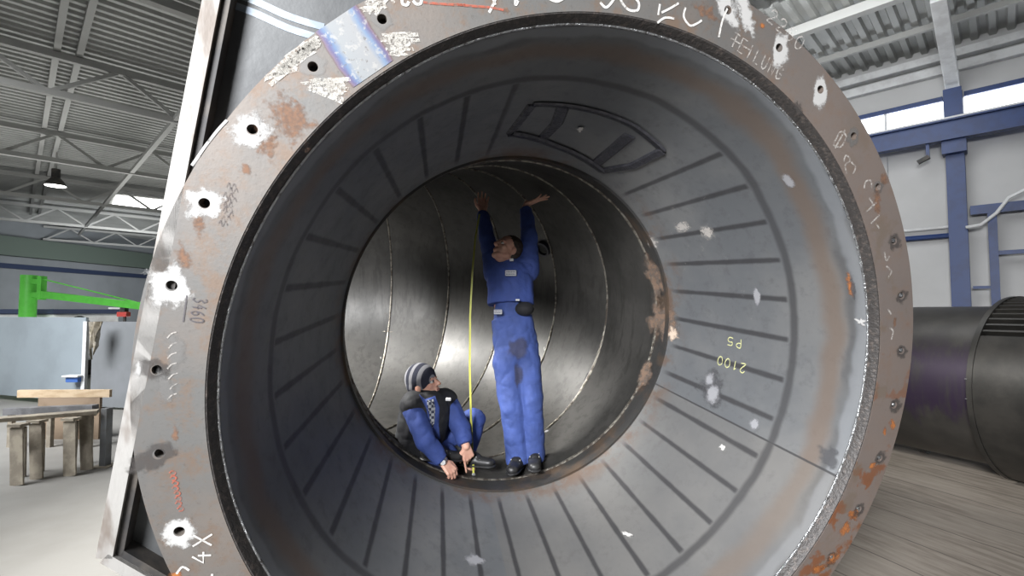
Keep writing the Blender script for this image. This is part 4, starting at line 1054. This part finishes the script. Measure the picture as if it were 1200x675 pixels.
def surf_badge(c, ex, ez, w_, h_, name, parent, lines=2, depth=.004):
    n = ex.cross(ez).normalized()
    o = MB().box(c, w_, depth, h_, (ex, n, ez)).build(name, M['badge'], parent, bevel=.001)
    b = MB(); 
    for q, t in ((h_*.46, 0), (-h_*.46, 0)): b.box(c+ez*q, w_, depth*1.4, h_*.07, (ex, n, ez))
    for q in (w_*.47, -w_*.47): b.box(c+ex*q, w_*.05, depth*1.4, h_, (ex, n, ez))
    for i in range(lines):
        zz = h_*(.17-.34*i/(max(lines-1, 1)))
        for j in range(6): b.box(c+ez*zz+ex*(w_*(-.33+.132*j)), w_*(.08+.03*((i+j) % 2)), depth*1.5, h_*.16, (ex, n, ez))
    p = b.build('print', M['badgeblue'], o); p.location = (0, 0, 0)
    return o
def boot(parent, heel, toe_dir, s=1.0, up=V((0, 0, 1)), name='boot'):
    d = V(toe_dir); d.normalize(); h_ = V(heel); b = MB(); sd = d.cross(up).normalized(); up = sd.cross(d)
    cap_mesh(b, h_+d*.035+up*.055, .050*s, h_+d*.14+up*.045, .047*s, up, .9); cap_mesh(b, h_+d*.13+up*.042, .047*s, h_+d*.235+up*.036, .043*s, up, .75)
    cap_mesh(b, h_+d*.045+up*.06, .050*s, h_+d*.03+up*.15, .056*s, flat=(False, True)); cap_mesh(b, h_+d*.05+up*.09, .045, h_+d*.14+up*.06, .038)
    o = fuse(b, name, M['boot'], parent, .006, 3)
    b = MB(); cap_mesh(b, h_+d*.03+up*.013, .046*s, h_+d*.235+up*.013, .047*s, up, .30); b.build('sole', M['boot'], o, True).location = (0, 0, 0)
    b = MB()
    for i in range(4):
        c = h_+d*(.085+.026*i)+up*(.118-.017*i); b.tube([c-sd*.034+up*-.008, c+up*.004+sd*0, c+sd*.034+d*.018+up*-.010], .0045, 6); b.tube([c+sd*.034+up*-.008, c+up*.004, c-sd*.034+d*.018+up*-.010], .0045, 6)
    b.build('laces', M['lace'], o, True).location = (0, 0, 0)
    return o

SCL = RO/1.73
# ---- standing worker
fL, fR = wld(bend_hit(608, 550)), wld(bend_hit(627, 546))
man = wpar('person', (fL+fR)/2, 'standing person in blue work jacket and trousers reaching up to the pipe ceiling', 'person')
Yf = 3.60
A = lambda px, py, dy=0: at(px, py, Yf+dy)
aL, kL, hL = A(607, 530, .02), A(601, 478, -.05), A(595, 425, .0)
aR, kR, hR = A(625, 527, .04), A(622, 474, -.04), A(616, 423, .02)
pel, wai, che = A(605, 408, .02), A(600, 366, .04), A(598, 330, .07)
sL, sR, nk, hd = A(580, 312, .10), A(619, 309, .10), A(598, 307, .10), A(593.5, 293.5, .06)
eL, wL = A(570.5, 279, .16), A(565.5, 249, .30)
eR, wR = A(620, 276, .16), A(616, 243, .26)
tL = wld(bend_hit(566.5, 214, .008)); tR = wld(bend_hit(625, 220, .012))
DY = V((0, 1, 0))
bd = MB()
P_, Fv, R_, Tv = head(bd, hd, (-.62, -.50, .60), (.45, .38, .80))
cap_mesh(bd, nk-V((0, 0, .03)), .056, hd+Fv*-.01+Tv*-.045, .050)
cap_mesh(bd, che, .14, wai, .125, DY, .66); cap_mesh(bd, wai, .125, pel, .15, DY, .7); cap_mesh(bd, sL, .06, sR, .06); cap_mesh(bd, sL.lerp(che, .5), .085, sR.lerp(che, .5), .085, DY, .8)
for s_, e_, w_ in ((sL, eL, wL), (sR, eR, wR)): cap_mesh(bd, s_, .055, e_, .043); cap_mesh(bd, e_, .043, w_, .028)
for h_, k_, a_ in ((hL, kL, aL), (hR, kR, aR)): cap_mesh(bd, h_, .088, k_, .060); cap_mesh(bd, k_, .060, a_, .042); cap_mesh(bd, a_, .04, a_+V((-.005, -.05, -.05)), .032)
# left-of-photo hand reaching straight up, fingertips on the plate; the other laid back flat against it
dL = (tL-wL).normalized()
hand(bd, wL+dL*.012, dL, (.25, -1, .1), (-1, 0, 0), (.10, .12, .14, .2), 1.02, .08, .9)
hand(bd, wR+V((0, 0, .02)), (.80, -.12, .30), (0, 0, 1), (0, 1, 0), (-.06, -.02, .03, .16), 1.0, .16, 1.0)
cap_mesh(bd, wR-V((0, 0, .01)), .029, wR+V((.012, 0, .03)), .026)
cap_mesh(bd, wL, .028, wL+dL*.03, .027)
fuse(bd, 'body', M['skin'], man, .005, 3)
face_bits(P_, Fv, R_, Tv, man)
b = MB(); ell(b, P_(-.026, 0, .052), Fv, R_, Tv, .098, .083, .086); ell(b, P_(-.06, 0, .0), Fv, R_, Tv, .058, .072, .07)
fuse(b, 'hair', M['hair'], man, .006, 2, .008, 60)
j = MB()
hem = A(598.5, 357, .035)
cap_mesh(j, che+V((0, 0, .02)), .170, hem, .172, DY, .70, (False, True)); cap_mesh(j, sL+V((.02, 0, -.015)), .082, sR+V((-.02, 0, -.015)), .082)
cap_mesh(j, sL.lerp(hem, .3)+V((.035, 0, 0)), .105, sR.lerp(hem, .3)-V((.03, 0, 0)), .105, DY, .9)
for s_, e_, w_ in ((sL, eL, wL), (sR, eR, wR)):
    cap_mesh(j, s_-V((0, 0, .05)), .088, s_.lerp(e_, .4), .072); cap_mesh(j, s_, .076, e_, .063); cap_mesh(j, e_, .063, w_+(e_-w_)*.06, .047, flat=(False, True))
fuse(j, 'jacket', M['jacket'], man, .007, 4, .013, 9)
b = MB(); cap_mesh(b, nk-V((0, 0, .055)), .086, nk+V((-.006, -.005, -.005)), .066, flat=(True, True)); fuse(b, 'collar', M['jacket'], man, .007, 2)
t = MB()
cap_mesh(t, A(599.5, 372, .035), .150, pel, .165, DY, .72, (True, False)); cap_mesh(t, A(600, 352, .035), .125, A(601, 380, .035), .145, DY, .72)
cap_mesh(t, pel.lerp(hL, .5)-V((0.01, 0, 0)), .125, hL, .115); cap_mesh(t, pel.lerp(hR, .5)+V((0.01, 0, 0)), .125, hR, .112)
for h_, k_, a_ in ((hL, kL, aL), (hR, kR, aR)): cap_mesh(t, h_, .112, k_, .088); cap_mesh(t, k_, .088, a_-V((0, .01, .06)), .084, flat=(False, True))
fuse(t, 'trousers', M['trouser'], man, .007, 4, .014, 8)
up_b = V((0, 0, 1))
boot(man, fL+V((.02, .07, .012)), (-.30, -1, 0)); boot(man, fR+V((.0, .07, .012)), (-.05, -1, 0))
X_ = V((1, 0, 0)); Zt = V((0, .05, 1)).normalized()
def front(px, py, dy): return at(px, py, Yf+dy)
surf_badge(front(598.5, 320, -.062), X_, Zt, .085, .045, 'badge', man); surf_badge(front(583.5, 365.5, -.098), X_, Zt, .062, .036, 'badge', man)
MB().box(front(599.5, 304.5, -.02), .03, .012, .02).build('collar_tag', M['badge'], man, bevel=.004); MB().box(front(606.5, 351.5, -.105), .028, .006, .014).build('pocket_tag', M['badge'], man, bevel=.002)
# black solid at the hip gap, and the grime on the trousers
def soft_panel(c, ex, ez, w_, h_, m, name, parent, curve=.03, seed=0, amp=.3, follow=None):
    b = MB(); n, m_ = 36, 7; vs = []; b.fade = []; nn = ez.cross(ex).normalized()
    for jj in range(m_+1):
        for k in range(n):
            a = 2*PI*k/n; q = 1+amp*noise.noise(V((math.cos(a)*1.5, math.sin(a)*1.5, seed+.3)))*1.4; tt = jj/m_
            u, v = w_/2*q*tt*math.cos(a), h_/2*q*tt*math.sin(a)
            vs.append(c+ex*u+ez*v-nn*(curve*(u/(w_/2))**2)); b.fade.append(1-tt**1.15)
    b.add(vs, [(jj*n+k, jj*n+(k+1) % n, (jj+1)*n+(k+1) % n, (jj+1)*n+k) for jj in range(m_) for k in range(n)])
    o = b.build(name, m, parent)
    return o
def wrap_to(o, target, off=.003):
    """lay a patch on the cloth beneath it"""
    from mathutils.bvhtree import BVHTree
    me = target.data; vs = [v.co.copy() for v in me.vertices]; bv = BVHTree.FromPolygons(vs, [tuple(p.vertices) for p in me.polygons])
    for v in o.data.vertices:
        h_ = bv.find_nearest(v.co)
        if h_[0] is not None:
            n = h_[1]; v.co = h_[0]+n*off
    o.data.update()
tro = [c for c in man.children if c.name.startswith('trousers')][0]; jac = [c for c in man.children if c.name.startswith('jacket')][0]
g = soft_panel(front(606, 408, -.12), X_, Zt, .26, .24, M['stain'], 'grime_stain', man, .03, 3); wrap_to(g, tro)
g = soft_panel(front(608, 440, -.12), X_, Zt, .09, .22, M['stain'], 'grime_stain', man, .02, 5); wrap_to(g, tro)
bl = mat('hip_black', (.008, .008, .010), .85)
MB2 = MB(); 
ell(MB2, front(614.5, 362, -.045), X_, DY, Zt, .068, .085, .052); MB2.build('hip_dark', bl, man, True)['label'] = 'black solid at the hip gap'
for (px, py, nm, tg, dy) in ((626, 455, 'cargo_pocket', tro, -.1),):
    MB().box(front(px-3, py-2, -.085), .075, .02, .11, (X_, DY, Zt)).build(nm, M['trouser'], man, bevel=.008)

# ---- crouching worker
Ys = 3.36
S = lambda px, py, dy=0: at(px, py, Ys+dy)
bp = wld(bend_hit(520, 554))
sit = wpar('person', bp, 'crouching person in striped beanie and black vest pointing at the pipe floor', 'person')
hd2 = S(497, 450, .05)
pel2 = S(493, 527, .12); ch2 = S(500, 487, .07)
s2L, s2R = S(483, 474, -.02), S(523, 470, .12)
e2L, w2L = S(499, 517, -.13), S(519, 541, -.10)
e2R, w2R = S(541, 503, .10), S(546, 523, .02)
k2R, a2R = S(555, 492, .30), S(543, 541, .25)
h2R = S(508, 524, .18)
h2L, k2L, a2L = S(487, 530, .10), S(521, 533, .10), S(494, 546, .22)
tip = wld(bend_hit(553.5, 556.5, .012))
bd = MB()
P2, F2, R2, T2 = head(bd, hd2, (.88, -.28, .30), (-.34, .0, .94))
nk2 = S(499, 469, .05)
cap_mesh(bd, nk2-V((0, 0, .02)), .056, hd2+T2*-.05-F2*.01, .05)
tdir = V((-.3, 1, 0))
cap_mesh(bd, ch2, .135, pel2, .135, tdir, .72); cap_mesh(bd, s2L, .06, s2R, .06)
for s_, e_, w_ in ((s2L, e2L, w2L), (s2R, e2R, w2R)): cap_mesh(bd, s_, .055, e_, .043); cap_mesh(bd, e_, .043, w_, .028)
for h_, k_, a_ in ((h2L, k2L, a2L), (h2R, k2R, a2R)): cap_mesh(bd, h_, .085, k_, .058); cap_mesh(bd, k_, .058, a_, .042); cap_mesh(bd, a_, .04, a_+V((.06, -.06, -.03)), .034)
dR = (tip-w2R).normalized()
hand(bd, w2R, (dR.x*1.0, dR.y, dR.z), (-.5, 1, 0), (-1, 0, 0), (.02, .55, .75, .85), 1.0, .02, .4)
dLh = V((.55, -.1, -.55)).normalized()
hand(bd, w2L, dLh, (-.35, .5, -.6), (1, .2, .6), (.65, .75, .8, .8), 1.0, .0, .2)
fuse(bd, 'body', M['skin'], sit, .005, 3)
face_bits(P2, F2, R2, T2, sit)
# jacket, open collar with a patterned shirt, vest on top
j = MB()
cap_mesh(j, ch2+V((0, .01, .02)), .140, pel2, .135, tdir, .70); cap_mesh(j, s2L, .070, s2R, .070)
for s_, e_, w_ in ((s2L, e2L, w2L), (s2R, e2R, w2R)): cap_mesh(j, s_, .078, e_, .066); cap_mesh(j, e_, .066, w_+(e_-w_)*.10, .050, flat=(False, True))
fuse(j, 'jacket', M['jacket'], sit, .007, 4, .013, 9)
v_ = MB()
cap_mesh(v_, ch2+V((-.005, -.005, .03)), .178, pel2+V((-.02, .0, -.01)), .172, tdir, .84); cap_mesh(v_, s2L+V((.012, .0, .0)), .092, s2R+V((-.012, .0, .0)), .092)
cap_mesh(v_, s2L.lerp(pel2, .5)+V((-.03, .03, 0)), .110, pel2+V((-.06, .0, -.01)), .10)
fuse(v_, 'vest', M['vest'], sit, .007, 4, .012, 9)
# the open front: jacket panel and shirt strip lying over the vest front
fr_n = V((.35, -.93, .1)).normalized(); ex2 = V((.93, .35, 0)).normalized(); ez2 = V((.12, -.05, 1)).normalized()
ves = [c for c in sit.children if c.name.startswith('vest')][0]
def strip_panel(pix, dyy, m, name, th=.012):
    b = MB(); top = [at(px, py, Ys+dyy) for px, py in pix]; n = len(top); bk = [p+V((.0, .05, 0)) for p in top]
    b.add(top+bk, [tuple(range(n)), tuple(range(2*n-1, n-1, -1))]+[(i, (i+1) % n, (i+1) % n+n, i+n) for i in range(n)])
    o = b.build(name, m, sit)
    return o
def cloth_panel(pix, m, name, off, target):
    """a panel of cloth laid on the garment under it, outlined by the given points"""
    from mathutils.bvhtree import BVHTree
    me = target.data; bv = BVHTree.FromPolygons([v.co.copy() for v in me.vertices], [tuple(p.vertices) for p in me.polygons])
    bm = bmesh.new(); vs = [bm.verts.new((px, 0, -py)) for px, py in pix]; bm.faces.new(vs)
    bmesh.ops.triangulate(bm, faces=bm.faces[:]); 
    for _ in range(4): bmesh.ops.subdivide_edges(bm, edges=bm.edges[:], cuts=1, use_grid_fill=True)
    for v in bm.verts:
        d = ray(v.co.x, -v.co.z).normalized(); h_ = bv.ray_cast(V((0, 0, H)), d)
        if h_[0] is not None: v.co = h_[0]-d*off
        else:
            q = at(v.co.x, -v.co.z, Ys); v.co = bv.find_nearest(q)[0]-d*off
    bmesh.ops.triangulate(bm, faces=bm.faces[:])
    r = bmesh.ops.extrude_face_region(bm, geom=bm.faces[:])
    for v in [q for q in r['geom'] if isinstance(q, bmesh.types.BMVert)]: v.co = v.co+V((0, .012, 0))
    bmesh.ops.recalc_face_normals(bm, faces=bm.faces)
    me2 = bpy.data.meshes.new(name); bm.to_mesh(me2); bm.free(); me2.materials.append(m); me2.polygons.foreach_set('use_smooth', [True]*len(me2.polygons))
    o = bpy.data.objects.new(name, me2); link(o, sit); o.location = -V(sit['origin']); return o
cloth_panel([(491, 462), (498, 468), (510, 464), (515, 478), (514, 500), (516, 515), (505, 515), (503, 495), (500, 480)], M['jacket'], 'jacket_front', .004, ves)
def shirt_mat():
    m, nt, bs = nodes('patterned_shirt'); cc = ocoord(nt); n1 = N(nt, 'ShaderNodeTexChecker'); n1.inputs['Scale'].default_value = 55; nt.links.new(cc, n1.inputs['Vector'])
    n1.inputs['Color1'].default_value = (.30, .31, .33, 1); n1.inputs['Color2'].default_value = (.03, .035, .06, 1); nt.links.new(n1.outputs[0], bs.inputs['Base Color']); bs.inputs['Roughness'].default_value = .85; return m
cloth_panel([(500, 469), (508, 468), (510, 478), (509, 496), (506, 504), (504, 488)], shirt_mat(), 'shirt', .010, ves)
b = MB(); cap_mesh(b, nk2-V((0, 0, .045)), .088, nk2+V((.008, 0, .0)), .066, flat=(True, True)); fuse(b, 'collar', M['jacket'], sit, .007, 2)
MB().box(S(525.5, 468, -.04), .035, .02, .02).build('vest_tag', M['badge'], sit, bevel=.004)
t = MB()
cap_mesh(t, pel2, .142, pel2+V((.08, 0, -.01)), .13)
for h_, k_, a_ in ((h2L, k2L, a2L), (h2R, k2R, a2R)): cap_mesh(t, h_, .112, k_, .086); cap_mesh(t, k_, .086, a_+(k_-a_)*.12, .070, flat=(False, True))
fuse(t, 'trousers', M['jacket'], sit, .007, 4, .013, 9)
hb = wld(bend_hit(541, 547, .01)); boot(sit, hb+V((-.03, .02, .005)), (.90, -.30, .02)); hb2 = wld(bend_hit(497, 548, .01)); boot(sit, hb2+V((-.04, .12, .01)), (.80, .25, -.10))
# beanie with slanting stripes
def beanie_mat():
    m, nt, bs = nodes('striped_knit'); cc = ocoord(nt)
    s_ = N(nt, 'ShaderNodeVectorMath', operation='DOT_PRODUCT'); nt.links.new(cc, s_.inputs[0]); s_.inputs[1].default_value = tuple((F2*.72+T2*-.28+R2*.25).normalized())
    w_ = mth(nt, 'FRACT', mth(nt, 'ADD', mth(nt, 'MULTIPLY', s_.outputs['Value'], 17), .3))
    k = band(nt, w_, .5, .2, .03)
    nt.links.new(mixc(nt, k, (.018, .02, .035), (.20, .20, .215)), bs.inputs['Base Color']); bs.inputs['Roughness'].default_value = .95
    bump(nt, bs, noi(nt, cc, 160, 2), .5, .004); return m
b = MB(); ell(b, P2(-.014, 0, .046), F2, R2, T2, .112, .093, .105); ell(b, P2(-.045, 0, .012), F2, R2, T2, .080, .088, .075)
fuse(b, 'beanie', beanie_mat(), sit, .006, 3)
# wrist watch
wc = w2L.lerp(e2L, .05); wd = (w2L-e2L).normalized(); wx = wd.orthogonal().normalized(); wy = wd.cross(wx)
o = MB().lathe([(.031, -.012), (.036, -.012), (.036, .012), (.031, .012)], 28, True, lambda a, r, y: wc+wd*y+wx*(r*math.cos(a))+wy*(r*math.sin(a))).build('watch', M['weld'], sit, True)
wn = V((-.2, -.8, .5)); wn = (wn-wd*wn.dot(wd)).normalized()
q = MB().lathe([(.001, 0), (.017, 0), (.017, .010), (.001, .011)], 20, True, lambda a, r, y: wc+wn*(.033+y)+wd*(r*math.cos(a))+wn.cross(wd)*(r*math.sin(a))).build('watch_face', M['badge'], o, True); q.location = (0, 0, 0)

# ---- yellow measuring tape from the pipe floor up to the raised hand
M['tape'] = mat('yellow_tape', (.36, .36, .06), .5)
foot = wld(bend_hit(555, 556.5, .006)); top = wL+V((-.03, -.03, .04))
b = MB(); n = 48; pts = []
mid_px = [(562.5, 247), (557, 280), (553.5, 320), (551, 370), (550.5, 430), (552, 490), (555, 556)]
for i in range(n+1):
    t_ = i/n; y = 247+(556.5-247)*t_
    for k in range(len(mid_px)-1):
        if mid_px[k][1] <= y <= mid_px[k+1][1]+.6: u_ = (y-mid_px[k][1])/(mid_px[k+1][1]-mid_px[k][1]); px = mid_px[k][0]+(mid_px[k+1][0]-mid_px[k][0])*min(1, u_); break
    pts.append(at(px, y, top.y+(foot.y-top.y)*t_**.5))
vs_ = []
for i, p in enumerate(pts):
    t_ = (pts[min(i+1, n)]-pts[max(i-1, 0)]).normalized(); s_ = V((.85, -.5, 0)); s_ = (s_-t_*s_.dot(t_)).normalized(); nn = s_.cross(t_)
    for q, e in ((-.008, 0), (0, .002), (.008, 0)): vs_.append(p+s_*q+nn*e)
    for q, e in ((.008, -.0012), (0, .0008), (-.008, -.0012)): vs_.append(p+s_*q+nn*e)
fs = []
for i in range(n):
    for k in range(6): fs.append((6*i+k, 6*i+(k+1) % 6, 6*i+6+(k+1) % 6, 6*i+6+k))
fs += [tuple(range(6)), tuple(range(6*n, 6*n+6))]
o = wpar('measuring_tape', foot, 'long yellow steel measuring tape stretched from floor to the raised hand', 'tape measure')
b.add(vs_, fs).build('blade', M['tape'], o, True)
MB().box(foot+V((0, -.004, .006)), .022, .006, .014).build('end_hook', M['weld'], o)
